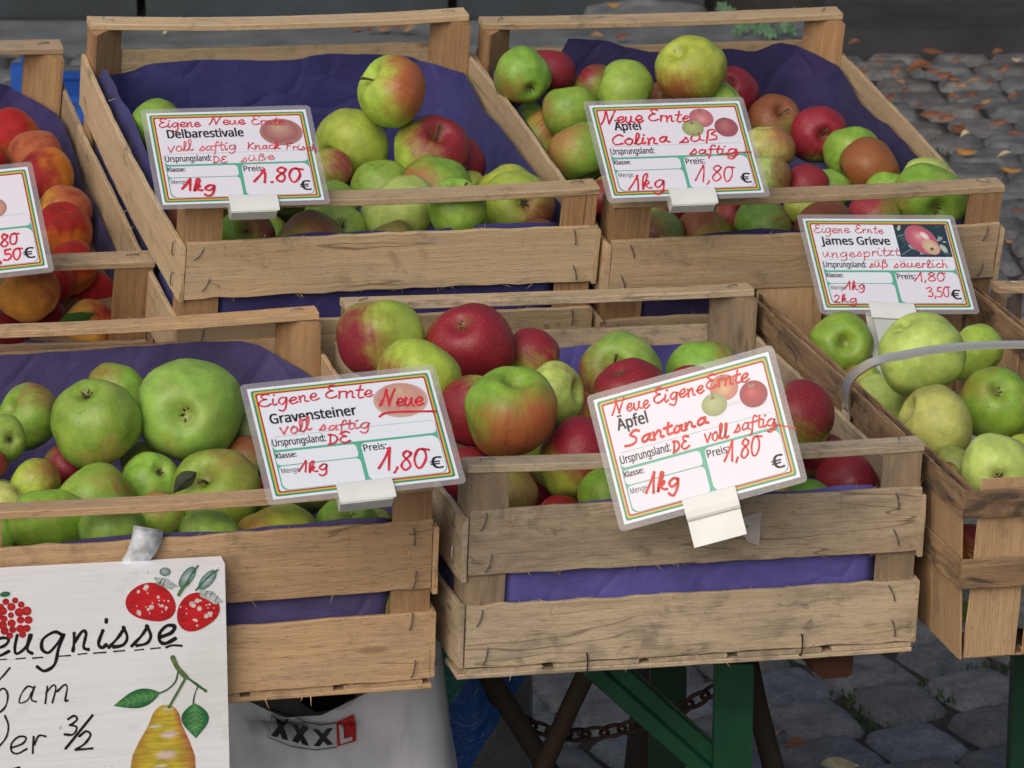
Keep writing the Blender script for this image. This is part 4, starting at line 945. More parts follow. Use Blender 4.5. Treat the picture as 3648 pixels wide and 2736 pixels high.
for q in recs:
    r=random.Random(q['id']); peach=q['c']=='P'
    pos=CAM0+q['d']*q['s']; rad=q['rp']*K/FPX*q['s']
    right=Vector((1,0,0)); tow=Vector(-q['d']).normalized(); up=tow.cross(right).normalized(); right=up.cross(tow)
    kind=q['pole'][0]
    if kind!='-':
        px,py=map(float,q['pole'][2:].split()); dx,dy=(px-q['cx'])/q['rp'],-(py-q['cy'])/q['rp']; l=math.hypot(dx,dy); 
        lim=.93
        if l>lim: dx,dy=dx*lim/l,dy*lim/l; l=lim
        ax=right*dx+up*dy+tow*math.sqrt(max(0,1-l*l))
        if kind=='c': ax=-ax
    else:
        a=r.uniform(0,2*math.pi) ; ax=right*math.cos(a)+up*math.sin(a)+tow*r.uniform(-.35,.05)
        if abs(math.sin(a))<.35: ax=ax+up*.6
    ax.normalize()
    e1=ax.cross(Vector((r.uniform(-1,1),r.uniform(-1,1),r.uniform(-1,1)))).normalized()
    if peach and kind=='d': e1=(tow-ax*tow.dot(ax)).normalized()
    e2=ax.cross(e1)
    rot=Matrix((e1,e2,ax)).transposed()
    me=PME[r.randrange(3)] if peach else AME[r.randrange(5)]
    ob=bpy.data.objects.new('peach' if peach else 'apple',me); COL.objects.link(ob)
    ob.matrix_world=Matrix.Translation(Vector(pos)) @ rot.to_4x4() @ Matrix.Scale(rad*1.0,4)
    tag(ob,q['lab'],'peach' if peach else 'apple',KIND[q['c']])
    a,amt=map(float,q['bl'].split()); bd=(right*math.cos(R_(a))+up*math.sin(R_(a))+tow*.45).normalized(); bdl=rot.transposed()@bd
    ob['blush_dir']=[bdl.x,bdl.y,bdl.z]; ob['blush']=amt-(.32 if amt<.7 else .1)+(.12 if peach else 0)-{'C':.30,'D':.10,'A':.14,'B':.06,'G':.2}.get(q['c'],0)*(1 if amt<.7 else .3); ob['seed']=r.uniform(0,60); ob['dirt']=r.choice((.2,.5,.9,1.)) if not peach else 0.; ob['scab']={'G2':1.,'G5':.7,'G6':.3}.get(q['id'],r.choice((0,0,0,.15,.3,.45)) if not peach else 0.)
    jit=lambda col,k=.10:[max(0,v*(1+r.uniform(-k,k))) for v in col]
    ob['col_base']=jit(BASE[q['pre'][0]]); ob['col_blush']=jit(BLUSH[q['pre'][1]],.14)
    if kind=='s':
        s_=bpy.data.objects.new('stem',SME[r.randrange(3)]); COL.objects.link(s_); s_.parent=ob
    if kind=='c' and not peach:
        s_=bpy.data.objects.new('calyx',CME); COL.objects.link(s_); s_.parent=ob
    FRUIT[q['id']]=(ob,pos,rad,right,up,tow)
# withered leaf on the broad apple, green leaf on the yellow peach
def leaf_mb(mb,base,dirv,side,L,Wd,curl,fold,n=9,seed=0,nrm=None):
    base=Vector(base); dirv=Vector(dirv).normalized(); side=Vector(side); side=(side-dirv*side.dot(dirv)).normalized(); nr=dirv.cross(side)
    rows=[]
    for i in range(n+1):
        t=i/n; w=Wd*.5*math.sin(math.pi*min(1,t**.78))**1.15+.0003; c_=base+dirv*(L*t)+nr*(curl*L*math.sin(t*2.2)+.03*L*mnoise.noise((t*4,seed,0)))
        row=[]
        for k in (-1,-.5,0,.5,1):
            row.append(mb.vert(c_+side*(w*k)+nr*(abs(k)*fold*w+.12*w*mnoise.noise((t*5,k*2,seed+3)))))
        rows.append(row)
    for i in range(n):
        for k in range(4): mb.face([rows[i][k],rows[i+1][k],rows[i+1][k+1],rows[i][k+1]])
ob,pos,rad,right,up,tow=FRUIT['C10']; inv=ob.matrix_world.inverted()
mb=MB(); b0=CAM0+rayD(432,1018)*(np.linalg.norm(pos-CAM0)-rad*1.0); b0=Vector(on_y(425,1020,pos[1]-rad*.86))
leaf_mb(mb,b0,-right*.75-up*.75+tow*.12,up*.6-right*.5+tow*.4,.026,.015,.15,.3,seed=4)
lv=mb.build('withered_leaf',simple('withered_leaf_skin',(.05,.055,.03),.8,var=.4,vscale=80),None); lv.parent=ob; lv.matrix_parent_inverse=inv
ob,pos,rad,right,up,tow=FRUIT['P10']
mb=MB(); leaf_mb(mb,Vector(on_y(128,695,pos[1]-rad*1.02)),right*.95+up*.36+tow*.05,up*.75+tow*.6,.036,.016,.22,-.25,n=12,seed=2)
tag(mb.build('peach_leaf',simple('peach_leaf_green',(.035,.105,.022),.4,var=.25,vscale=90),None,smooth=True),'single green leaf lying across the yellow peach in front','leaf')
# apples and peaches deep in the crates, seen only through the gaps of the upper layer
bpy.context.view_layer.update()
FILL={'A':('apple deep in the pale crate, showing only through gaps between the upper apples','bO',.031),'B':('apple deep in the Colina crate, showing only through gaps between the upper apples','dR',.030),
'C':('apple deep in the Gravensteiner crate, showing only through gaps between the upper apples','dT',.034),'D':('apple deep in the Santana crate, showing only through gaps between the upper apples','yR',.034),
'G':('apple deep in the chip basket, showing only through gaps between the upper apples','bN',.032),'P':('peach deep in the crate, showing only through gaps between the upper peaches','oC',.028)}
dg=bpy.context.evaluated_depsgraph_get()
for c,(lab,pre,rad0) in FILL.items():
    r=random.Random('fill'+c); o=np.array(CR[c][0]); R=np.array(CR[c][1]); WW,DD=(BW,BL) if c=='G' else (W_,D_)
    ex=[(R.T@(FRUIT[k][1]-o),FRUIT[k][2]) for k in FRUIT if k[0]==c]; got=[]
    ymax={'A':.30,'B':.30,'C':.36,'D':.34,'G':.52,'P':.44}[c]
    for t_ in range(5000):
        rad=rad0*r.uniform(.9,1.12); z=r.uniform(rad+.008,.100); p_=np.array([r.uniform(rad+.008,WW-rad-.008),r.uniform(rad+.008,ymax-rad),z])
        if z>.105 and r.random()<.5: continue
        if all(np.linalg.norm(p_-e)>.93*(rad+er) for e,er in ex+got): got.append((p_,rad))
        if len(got)>40: break
    k=0
    for p_,rad in sorted(got,key=lambda q:-q[0][2]):
        wp=o+R@p_; vis=0; tow=(CAM0-wp)/np.linalg.norm(CAM0-wp)
        for j in range(40):
            v=np.array([r.gauss(0,1) for _ in range(3)]); v/=np.linalg.norm(v)
            if v@tow<.1: v=v-2*(v@tow)*tow if v@tow<0 else v
            q_=wp+v*rad*1.02; d_=q_-CAM0; L=np.linalg.norm(d_)
            hit=scene.ray_cast(dg,Vector(CAM0),Vector(d_/L),distance=L-.002)
            if not hit[0]: vis+=1
        if vis<2 or k>=16: continue
        k+=1; me=PME[0] if c=='P' else AME[r.randrange(5)]
        ob=bpy.data.objects.new('peach' if c=='P' else 'apple',me); COL.objects.link(ob)
        ob.matrix_world=Matrix.Translation(Vector(wp)) @ Matrix.Rotation(r.uniform(0,6),4,'Z') @ Matrix.Rotation(r.uniform(.9,2.2),4,'X') @ Matrix.Scale(rad,4)
        tag(ob,lab,'peach' if c=='P' else 'apple','peaches deep in the crate' if c=='P' else lab.split(',')[0].replace('apple','apples'))
        ob['blush_dir']=[r.uniform(-1,1),r.uniform(-1,1),r.uniform(-1,1)]; ob['blush']=r.uniform(-.8,.5) if c not in 'CG' else r.uniform(-1.2,-.6); ob['seed']=r.uniform(0,60); ob['dirt']=.3 if c!='P' else 0.; ob['scab']=0.
        ob['col_base']=list(BASE[pre[0]]); ob['col_blush']=list(BLUSH[pre[1]])

# ------------------------------------------------------------------ handwriting: strokes of each letter, x-height = 1
GL={
'E':(1.0,[[(.8,1.72),(.5,1.95),(.18,1.68),(.32,1.25),(.62,1.12),(.22,1.0),(.0,.5),(.22,.06),(.6,.04),(.92,.32)]]),
'i':(.48,[[(.1,1),(.06,.35),(.2,.02),(.38,.22)],[(.2,1.5),(.23,1.58)]]),
'g':(.9,[[(.7,.9),(.4,1.05),(.1,.7),(.1,.3),(.35,.08),(.62,.5),(.74,.98),(.7,.2),(.6,-.55),(.32,-.85),(.05,-.6)]]),
'e':(.78,[[(.08,.42),(.5,.55),(.58,.9),(.32,1.02),(.1,.62),(.15,.15),(.42,0),(.74,.26)]]),
'n':(.88,[[(.05,.95),(.1,.35),(.1,.0)],[(.1,.45),(.34,.96),(.54,.85),(.53,.15),(.76,.06)]]),
'm':(1.1,[[(.05,.95),(.1,0)],[(.1,.55),(.3,.98),(.44,.8),(.42,.02)],[(.44,.6),(.66,.98),(.82,.8),(.8,.1),(.98,.06)]]),
'N':(1.3,[[(-.1,0),(.15,.9),(.32,1.9)],[(.32,1.9),(.45,1.0),(.62,.05)],[(.62,.05),(.88,1.1),(1.12,1.95)]]),
'u':(.9,[[(.05,1),(.04,.35),(.24,.02),(.48,.4),(.57,1)],[(.57,1),(.56,.3),(.8,.06)]]),
'r':(.62,[[(.1,.95),(.12,.4),(.12,0)],[(.12,.5),(.32,.92),(.56,.86)]]),
't':(.6,[[(.3,1.72),(.22,.8),(.2,.25),(.34,.0),(.52,.1)],[(.0,1.08),(.52,1.14)]]),
'v':(.78,[[(.0,1),(.14,.5),(.26,.0)],[(.26,.0),(.45,.5),(.64,1.02)]]),
'o':(.78,[[(.4,1),(.12,.75),(.1,.25),(.38,0),(.64,.35),(.6,.8),(.38,1.0)]]),
'l':(.55,[[(.0,.12),(.28,1.0),(.38,1.75),(.24,1.92),(.14,1.5),(.14,.4),(.28,0),(.5,.16)]]),
's':(.72,[[(.0,.05),(.22,.5),(.38,.98)],[(.38,.98),(.54,.5),(.46,.08),(.16,.04)]]),
'a':(.9,[[(.62,.85),(.36,1.0),(.1,.62),(.15,.12),(.42,.16),(.62,.6),(.66,.95)],[(.66,.95),(.62,.25),(.84,.06)]]),
'f':(.6,[[(.58,1.62),(.4,1.9),(.24,1.5),(.2,.4),(.16,-.5),(.04,-.75)],[(.0,.98),(.5,1.04)]]),
'K':(.95,[[(.1,1.9),(.12,.9),(.1,0)],[(.8,1.8),(.4,1.25),(.14,.95)],[(.14,.95),(.45,.55),(.8,.0)]]),
'k':(.9,[[(.1,.0),(.3,1.0),(.42,1.75),(.3,1.9),(.16,1.5),(.1,.6),(.1,.05)],[(.1,.5),(.45,.98),(.5,.65),(.22,.5)],[(.22,.5),(.5,.08),(.75,.1)]]),
'c':(.7,[[(.58,.85),(.34,1.0),(.1,.65),(.14,.15),(.42,.0),(.66,.2)]]),
'h':(.85,[[(.12,1.9),(.12,.9),(.1,0)],[(.1,.5),(.35,.98),(.52,.8),(.52,.12),(.72,.04)]]),
'F':(.85,[[(.12,1.8),(.12,.9),(.1,0)],[(.1,1.8),(.8,1.86)],[(.1,1.0),(.6,1.05)]]),
'D':(1.0,[[(.14,1.8),(.12,.9),(.1,0)],[(.0,1.78),(.5,1.6),(.78,.95),(.58,.25),(.0,.0)]]),
'ß':(.9,[[(.05,-.35),(.12,.8),(.22,1.6),(.45,1.86),(.64,1.5),(.36,1.05),(.7,.72),(.66,.18),(.3,.06)]]),
'C':(1.0,[[(.85,1.55),(.55,1.85),(.18,1.2),(.1,.5),(.35,.02),(.85,.16)]]),
'p':(.85,[[(.12,1),(.12,.1),(.08,-.8)],[(.1,.6),(.36,1.0),(.66,.75),(.55,.15),(.15,.06)]]),
'z':(.72,[[(.05,.92),(.55,.98)],[(.55,.98),(.3,.5),(.04,.04)],[(.04,.04),(.62,.04)]]),
'S':(1.05,[[(.9,1.72),(.55,1.92),(.25,1.5),(.6,.95),(.68,.4),(.3,.02),(-.1,.14)]]),
'1':(.8,[[(-.1,.12),(.25,1.1),(.5,1.92)],[(.5,1.92),(.52,1.0),(.52,0)]]),
'2':(.78,[[(.05,1.5),(.3,1.88),(.56,1.5),(.32,.65),(.0,.05)],[(.0,.05),(.3,.1),(.65,.02)]]),
'3':(.8,[[(.05,1.62),(.35,1.88),(.6,1.5),(.28,1.05)],[(.28,1.05),(.68,.7),(.5,.06),(.05,.14)]]),
'5':(.8,[[(.68,1.85),(.22,1.8)],[(.22,1.8),(.16,1.08),(.52,1.08),(.68,.55),(.42,.0),(.05,.12)]]),
'8':(.8,[[(.62,1.62),(.36,1.9),(.12,1.5),(.48,.95),(.64,.4),(.34,.0),(.06,.38),(.24,.9),(.58,1.35),(.62,1.62)]]),
'0':(.9,[[(.5,1.85),(.22,1.7),(.06,.9),(.22,.06),(.52,.15),(.70,.95),(.6,1.65),(.42,1.84),(.85,1.72)]]),
',':(.36,[[(.16,.12),(.14,-.05),(.04,-.32)]]), '.':(.36,[[(.12,.04),(.16,.08)]]), '/':(.7,[[(.0,-.2),(.35,.85),(.7,1.9)]]),' ':(.6,[])}
def umlaut(ch):
    w,s=GL[ch]; return (w,s+[[(.18,1.42),(.2,1.5)],[(.5,1.46),(.52,1.54)]])
GL['ü']=umlaut('u'); GL['ä']=umlaut('a'); GL['ö']=umlaut('o')
def word_strokes(text,x0,y0,x1,y1,xh,slant=.16,seed=0,wob=.09):
    r=random.Random(text+str(seed)); adv=sum(GL[ch][0] for ch in text); sx=math.hypot(x1-x0,y1-y0)/adv
    ux,uy=(x1-x0)/math.hypot(x1-x0,y1-y0),(y1-y0)/math.hypot(x1-x0,y1-y0)
    out=[]; pen=0
    for ch in text:
        w,st=GL[ch]; dy=r.uniform(-wob,wob); sc=1+r.uniform(-wob,wob)
        for s in st:
            pts=[]
            for (gx,gy) in s:
                gx+=r.uniform(-.045,.045); gy=(gy+r.uniform(-.045,.045))*sc+dy
                a=(pen+gx)*sx+gy*slant*xh; b_=gy*xh
                pts.append((x0+ux*a-uy*b_,y0+uy*a+ux*b_))
            out.append(crsp(pts,5) if len(pts)>2 else [np.array(p_,float) for p_ in pts])
        pen+=w
    return out
def ribbon(mb,pts,wd,fn,lift,m=0,taper=0.0,c=None):
    n=len(pts); L=[];Rr=[]
    for i in range(n):
        t=pts[min(i+1,n-1)]-pts[max(i-1,0)]; l=np.linalg.norm(t)+1e-9; t=t/l; nn=np.array([-t[1],t[0]])
        k=wd/2*(1-taper*(i/(n-1)))*(.92+.30*mnoise.noise((i*.33,pts[0][0]*.7,pts[0][1]*.7))-.12*math.sin(math.pi*i/(n-1)))
        L.append(mb.vert(fn(*(pts[i]+nn*k),lift))); Rr.append(mb.vert(fn(*(pts[i]-nn*k),lift)))
    for i in range(n-1): mb.face([L[i],Rr[i],Rr[i+1],L[i+1]],m=m,c=c)
    for idx,sgn in ((0,-1),(n-1,1)):
        t=(pts[min(1,n-1)]-pts[0]) if idx==0 else (pts[-1]-pts[max(0,n-2)]); t=t/(np.linalg.norm(t)+1e-9)*sgn; nn=np.array([-t[1],t[0]]); k=wd/2*(1-taper*(idx/(n-1) if n>1 else 0))
        fan=[mb.vert(fn(*(pts[idx]+nn*k*math.cos(a)+t*k*math.sin(a)),lift)) for a in [math.pi*j/6 for j in range(7)]]
        mb.face(fan if True else fan[::-1],m=m,c=c)
# printed letters
def text_polys(body,bold=0.0):
    cu=bpy.data.curves.new('t','FONT'); cu.body=body; cu.size=1.0; cu.resolution_u=3; cu.offset=bold;
    if VF: cu.font=VF
    cu.dimensions='2D'; cu.fill_mode='FRONT' if False else 'BOTH'
    o=bpy.data.objects.new('t',cu); COL.objects.link(o); bpy.context.view_layer.update()
    d_=bpy.context.evaluated_depsgraph_get(); me=bpy.data.meshes.new_from_object(o.evaluated_get(d_))
    vs=[tuple(v.co) for v in me.vertices]; fs=[tuple(p_.vertices) for p_ in me.polygons]
    bpy.data.objects.remove(o); bpy.data.curves.remove(cu); bpy.data.meshes.remove(me); return vs,fs
TXT={}
VF=None
try:
    import os
    VF=bpy.data.fonts.load(os.path.join(bpy.utils.resource_path('LOCAL'),'datafiles','fonts','NotoSansHebrew-Regular.woff2'))
except Exception: VF=None
def put_text(mb,body,x,y,w,cap,fn,lift,bold=0.0,m=0,serif=False):
    key=(body,bold)
    if key not in TXT: TXT[key]=text_polys(body,0)
    if 'H' not in TXT: TXT['H']=max(v[1] for v in text_polys('H')[0])
    if bold>0:
        for dx,dy,dl in ((-1,-.5,.01),(1,.5,.02),(-1,.5,.03),(1,-.5,.04),(0,0,.05)): put_text(mb,body,x+dx*bold,y+dy*bold,w,cap,fn,lift+dl,0,m)
        return
    vs,fs=TXT[key]; xs=[v[0] for v in vs]; x0,x1=min(xs),max(xs); sx=w/(x1-x0); sy=cap/TXT['H']
    ids=[mb.vert(fn(x+(v[0]-x0)*sx,y+v[1]*sy,lift)) for v in vs]
    for f in fs: mb.face([ids[i] for i in f],m=m)
def rrect(x0,y0,x1,y1,r,n=6):
    r=r if isinstance(r,(list,tuple)) else [r]*4     # bl, br, tr, tl
    out=[]
    for (cx,cy,a0,rr) in ((x0+r[0],y0+r[0],180,r[0]),(x1-r[1],y0+r[1],270,r[1]),(x1-r[2],y1-r[2],0,r[2]),(x0+r[3],y1-r[3],90,r[3])):
        for k in range(n+1):
            a=R_(a0+90*k/n); out.append((cx+rr*math.cos(a),cy+rr*math.sin(a)))
    return out
def disc(mb,cx,cy,rx,ry,cols,fn,lift,rot=0,off=(0,0),n=32,shape=None):
    # painted spot: rings of colour from the middle outwards
    c_,s_=math.cos(rot),math.sin(rot); R=len(cols)-1; rings=[]
    for k in range(R+1):
        t=k/R; ring=[]
        for i in range(n):
            a=2*math.pi*i/n; q=shape(a) if shape else 1
            x=rx*t*q*math.cos(a)+off[0]*(1-t)*rx; y=ry*t*q*math.sin(a)+off[1]*(1-t)*ry
            ring.append(mb.vert(fn(cx+x*c_-y*s_,cy+x*s_+y*c_,lift)))
        rings.append(ring)
    for k in range(R):
        for i in range(n):
            j=(i+1)%n; mb.face([rings[k][i],rings[k+1][i],rings[k+1][j],rings[k][j]],c=[cols[k],cols[k+1],cols[k+1],cols[k]])
# ------------------------------------------------------------------ price signs
SIGN={'A':([-0.3145,3.4881,0.9744],[[0.9611,-0.1926,0.1979],[0.2729,0.7721,-0.574],[-0.0423,0.6057,0.7946]]),
'B':([0.0924,3.5713,0.9579],[[0.9573,-0.1932,0.2151],[0.2861,0.74,-0.6087],[-0.0416,0.6442,0.7637]]),
'G':([0.2919,3.5842,0.8464],[[0.9636,-0.1563,0.2168],[0.2562,0.7718,-0.582],[-0.0764,0.6163,0.7838]]),
'C':([-0.1874,2.9697,0.8777],[[0.9613,-0.2314,0.1496],[0.2749,0.7663,-0.5807],[0.0197,0.5994,0.8002]]),
'D':([0.0921,3.088,0.8137],[[0.9489,-0.2363,-0.209],[-0.0818,0.4556,-0.8864],[0.3047,0.8582,0.413]]),
'P':([-0.5655,3.4701,0.9037],[[0.9525,-0.2265,0.2035],[0.3034,0.6488,-0.6979],[0.026,0.7265,0.6867]])}
HAND={
'A':[('Eigene',9.2,87.3,47.7,88.2,5.2,1.5),('Neue',56.8,89.3,89.3,89.2,5.0,1.5),('Ernte',94.8,88.5,126.0,87.1,5.1,1.3),('voll',13.7,59.0,36.8,61.0,6.0,1.3),('saftig',41.7,59.6,76.6,59.6,5.2,1.3),('Knack',86.3,59.5,117.9,59.4,4.4,1.2),('Frisch',122.0,58.8,151.1,55.9,3.8,1.1),('DE',52.9,45.0,65.9,45.3,3.9,1.2),('süße',78.2,45.0,110.5,47.5,4.3,1.1),('1kg',20.3,15.5,50.1,13.4,6.6,2.8),('1.80',88.3,21.5,131.5,20.8,8.2,2.7)],
'B':[('Neue',8.2,83.3,48.8,83.8,7.3,2.2),('Ernte',53.4,85.0,93.6,82.2,6.7,2.0),('Colina',11.9,58.7,69.0,59.1,6.5,2.3),('süß',78.3,59.2,118.4,61.0,6.1,2.0),('saftig',84.8,45.3,132.0,43.2,5.9,1.9),('1kg',19.3,8.0,53.8,8.7,9.0,2.0),('1,80',84.4,14.5,121.5,12.9,9.3,1.7)],
'G':[('Eigene',8.1,87.8,43.5,87.9,5.0,1.0),('Ernte',48.7,87.9,77.1,87.7,4.8,1.0),('ungespritzt',10.4,59.2,88.4,62.0,5.4,1.0),('süß',54.0,47.9,73.3,48.4,4.8,1.3),('säuerlich',78.4,47.9,133.5,47.5,4.8,1.2),('1kg',25.2,23.1,44.8,22.4,4.8,1.3),('2kg',10.7,7.8,34.0,7.9,4.8,1.3),('1,80',96.9,31.7,127.4,32.1,5.4,1.3),('3,50',104.6,13.7,128.0,14.8,6.2,1.3)],
'C':[('Eigene',6.4,86.3,54.3,86.9,6.4,1.7),('Ernte',59.3,87.7,97.4,84.2,6.4,1.7),('Neue',102.2,75.6,135.3,71.4,7.5,2.4),('voll',17.8,58.4,42.6,59.5,6.3,1.9),('saftig',48.0,58.3,89.3,55.5,5.1,1.7),('DE',52.9,44.9,70.6,43.9,5.1,2.0),('1kg',25.2,21.6,48.1,20.7,5.4,1.8),('1,80',87.8,15.2,126.2,12.0,10.0,2.4)],
'D':[('Neue',12.7,88.7,44.1,87.5,5.9,1.8),('Eigene',47.5,88.1,90.0,87.2,5.7,2.0),('Ernte',91.4,88.4,127.5,86.2,6.3,2.0),('Santana',17.9,60.5,86.9,61.9,5.7,2.6),('DE',53.3,46.4,67.7,46.8,5.1,2.2),('voll',79.9,47.3,100.0,46.4,6.4,1.8),('saftig',105.0,49.0,139.3,45.3,5.7,1.8),('1kg',24.2,20.0,51.4,17.5,7.8,2.6),('1,80',92.6,27.9,122.4,25.8,8.4,2.0)],
'P':[('1,80',97.,25.5,126.5,27.0,6.0,2.3),('3,50',96.,10.0,127.5,12.5,6.0,2.3),('ß',100,50.5,108,52.,6.5,2.3)]}
TITLE={'A':('Delbarestivale',15.6,75.2,70,9.3),'B':('Äpfel',19,75.3,25.3,9.3),'C':('Gravensteiner',12.1,69.6,69,9.0),'D':('Äpfel',13.9,75.6,25.4,9.3),'G':('James Grieve',12.6,74.4,68.4,9.0),'P':('Pfirsiche',12,75,50,9.3)}
SLAB_={'A':'laminated price sign reading Delbarestivale clipped to the pale crate','B':'laminated price sign reading Äpfel Colina clipped to the tan crate','C':'laminated price sign reading Gravensteiner clipped to the pinkish crate',
'D':'strongly tilted laminated price sign reading Äpfel Santana on the grey crate','G':'laminated price sign reading James Grieve standing in the chip basket','P':'laminated price sign of the peaches, half cut off at the left edge'}
def fn_card(x,y,z): return (x/1000,y/1000,z/1000)
GRN,YEL,RED_,TEAL,WHT=(.03,.26,.14),(.62,.42,.05),(.34,.035,.04),(.10,.40,.27),(.73,.76,.83)
PINKW=(.74,.71,.79)
for c in ('A','B','C','D','G','P'):
    nearer={'G':.040,'D':.042,'A':.032,'B':.032,'P':.03,'C':.068}.get(c,.0); sl_=Vector(SIGN[c][0]); sl_=sl_-(sl_-Vector(CAM0)).normalized()*nearer
    t=thing('price_sign',M4(sl_,SIGN[c][1]),label=SLAB_[c],cat='price sign',group='laminated price signs on the crates')
    # paper card with its printed frame and boxes
    mb=MB(); lv=[0]
    def poly(pts,col,lift): mb.face([mb.vert(fn_card(x,y,lift)) for x,y in pts],c=col)
    mb.box((0,0,-.0004),(.148,.105,0.0)); mb.c=[(.8,.8,.82)]*len(mb.f)
    poly(rrect(0,0,148,105,.3,2),WHT,.06)
    poly(rrect(2.2,2.2,145.8,102.6,2.2),GRN,.12); poly(rrect(3.9,3.9,144.1,101.1,2.0),YEL,.18); poly(rrect(5.3,5.3,142.7,99.5,1.8),RED_,.24); poly(rrect(6.6,6.6,141.4,98.0,1.5),WHT if c in 'CG' else PINKW,.30)
    # green field with its white boxes
    poly(rrect(8.6,6.9,141.0,57.3,[5,5,5,5]),TEAL,.36)
    B0=PINKW if c!='C' else WHT
    poly(rrect(9.1,44.8,140.5,56.9,[4,4,4,4]),WHT if c in 'CG' else PINKW,.42)
    poly(rrect(9.4,30.2,74.3,42.6,[3.5,3,3.5,3]),WHT if c in 'CG' else PINKW,.42)
    poly(rrect(9.7,7.3,74.8,29.3,[6,3,4,3.5]),B0,.42); poly(rrect(78.0,7.3,140.4,42.7,[5,5.5,6.5,4]),B0,.42)
    mb.build('card',CARD,t)
    # photo print
    mb=MB()
    if c=='A': disc(mb,121,79,20,15.6,[(.50,.36,.22),(.46,.28,.21),(.40,.19,.17),(.33,.12,.12),(.38,.20,.17)],fn_card,.50,0,(-.1,.45))
    if c in 'BD':
        pk=[(.62,.36,.30),(.55,.22,.22),(.47,.15,.17),(.42,.14,.16)] if c=='B' else [(.62,.42,.22),(.60,.30,.16),(.52,.19,.12),(.46,.18,.12)]
        rd=[(.46,.18,.17),(.40,.13,.14),(.33,.09,.11),(.30,.09,.11)] if c=='B' else [(.50,.12,.08),(.42,.035,.04),(.34,.02,.03),(.22,.03,.03)]
        disc(mb,112,72,14,3,[(.60,.58,.66),(.66,.64,.70),(.77,.74,.79)],fn_card,.46); disc(mb,128,66,13,3.5,[(.50,.48,.58),(.62,.60,.68),(.77,.74,.79)],fn_card,.47)
        disc(mb,106,86.5,11.8,10.8,pk,fn_card,.50,0,(0,-.15)); disc(mb,128,75,11.5,11,rd,fn_card,.54,0,(-.15,.2)); disc(mb,95,74.5,10.6,9.8,[(.42,.44,.22),(.38,.42,.18),(.33,.37,.15),(.27,.31,.12)],fn_card,.58,0,(-.1,.25),shape=lambda a:1-.10*max(0,-math.sin(a)))
        for (x,y) in ((106,93),(128,82),(95,80.5)):
            disc(mb,x,y,2.6,1.2,[(.14,.12,.06),(.25,.18,.10),(.36,.28,.15)],fn_card,.62); ribbon(mb,[np.array((x,y)),np.array((x+.3,y+4.))],.6,fn_card,.66,c=(.06,.05,.04))
    if c=='C': 
        disc(mb,118.5,79,22,16.5,[(.58,.44,.25),(.56,.34,.24),(.54,.29,.24),(.50,.26,.22),(.56,.38,.30)],fn_card,.50,0,(-.05,.62)); rs=random.Random(9)
        for k in range(26):
            a=2*math.pi*k/26+.1; pts=[np.array((118+22*q*.9*math.cos(a)*(1-.2*q),89-10*q+16*q*.8*math.sin(a)*(.75))) for q in (.25,.5,.75,.95)]
            pts=[p_ for p_ in pts if ((p_[0]-118.5)/21.5)**2+((p_[1]-79)/16)**2<1]
            if len(pts)>1: ribbon(mb,pts,.5,fn_card,.52+.002*k,c=(.62,.44,.32) if k%2 else (.46,.17,.17))
    if c=='G':
        mb.face([mb.vert(fn_card(x,y,.50)) for x,y in ((88.6,60.4),(140.6,60.4),(140.6,98.2),(88.6,98.2))],c=(.022,.045,.062)); rs=random.Random(4)
        for k in range(46):
            x,y=rs.uniform(90,138),rs.uniform(62,97); s=rs.uniform(1.2,4.2); a=rs.uniform(0,3.1); col=rs.choice([(.035,.075,.085),(.05,.10,.09),(.018,.03,.05),(.03,.055,.04),(.28,.34,.36)]) if k<42 else (.42,.46,.42)
            disc(mb,x,y,s,s*.45,[col,col],fn_card,.52+.001*k,a,n=10)
        for p0,p1 in (((90,84),(101,88)),((90,63),(103,71))): ribbon(mb,[np.array(p0,float),np.array(p1,float)],.8,fn_card,.60,c=(.25,.27,.27))
        disc(mb,133.5,70,3,5.5,[(.50,.52,.46),(.35,.40,.34)],fn_card,.61,.5,n=12)
        disc(mb,113.5,80.2,14.2,18.5,[(.72,.42,.40),(.60,.20,.24),(.52,.13,.19),(.46,.10,.16),(.40,.12,.15)],fn_card,.64,.62,(.05,.3)); disc(mb,121,72,8,10,[(.62,.50,.30),(.60,.44,.28),(.56,.30,.25)],fn_card,.655,.7)
        disc(mb,117.5,85,3.2,5.5,[(.82,.74,.72),(.70,.45,.45)],fn_card,.67,.7); disc(mb,121.6,69.5,2.6,2.0,[(.03,.045,.05),(.12,.12,.08),(.42,.36,.2)],fn_card,.68,.5)
    if c=='P':
        disc(mb,110,66,12,10,[(.55,.28,.22),(.56,.30,.22),(.50,.26,.20),(.40,.20,.17)],fn_card,.50,.2); disc(mb,107.5,66,4.4,4.0,[(.07,.05,.06),(.12,.08,.08),(.35,.18,.16)],fn_card,.52); disc(mb,92,70,13,12,[(.55,.20,.10),(.5,.14,.08),(.42,.10,.08)],fn_card,.51)
    mb.build('picture',PHOTO,t)
    # printed words
    mb=MB(); ti=TITLE[c]; put_text(mb,ti[0],ti[1],ti[2],ti[3],ti[4],fn_card,.72,.30); mb.build('variety_name',INK,t); mb=MB()
    put_text(mb,'Ursprungsland:',9.6,48.1,42,6.6,fn_card,.70,.13); put_text(mb,'Klasse:',9.8,36.8,16,4.6,fn_card,.70,.16); put_text(mb,'Preis:',79.4,34.6,18.4,6.2,fn_card,.70,.12)
    put_text(mb,'Menge',11.2,22.6,14.2,4.6,fn_card,.70,0); put_text(mb,'€',128.6,11.4,9.8,10.8,fn_card,.70,.3)
    mb.build('form_lettering',INK,t)
    # handwriting
    mb=MB(); lift=.80; sl={'A':.14,'B':.22,'C':.16,'D':.20,'G':.14,'P':.2}[c]; mm=0
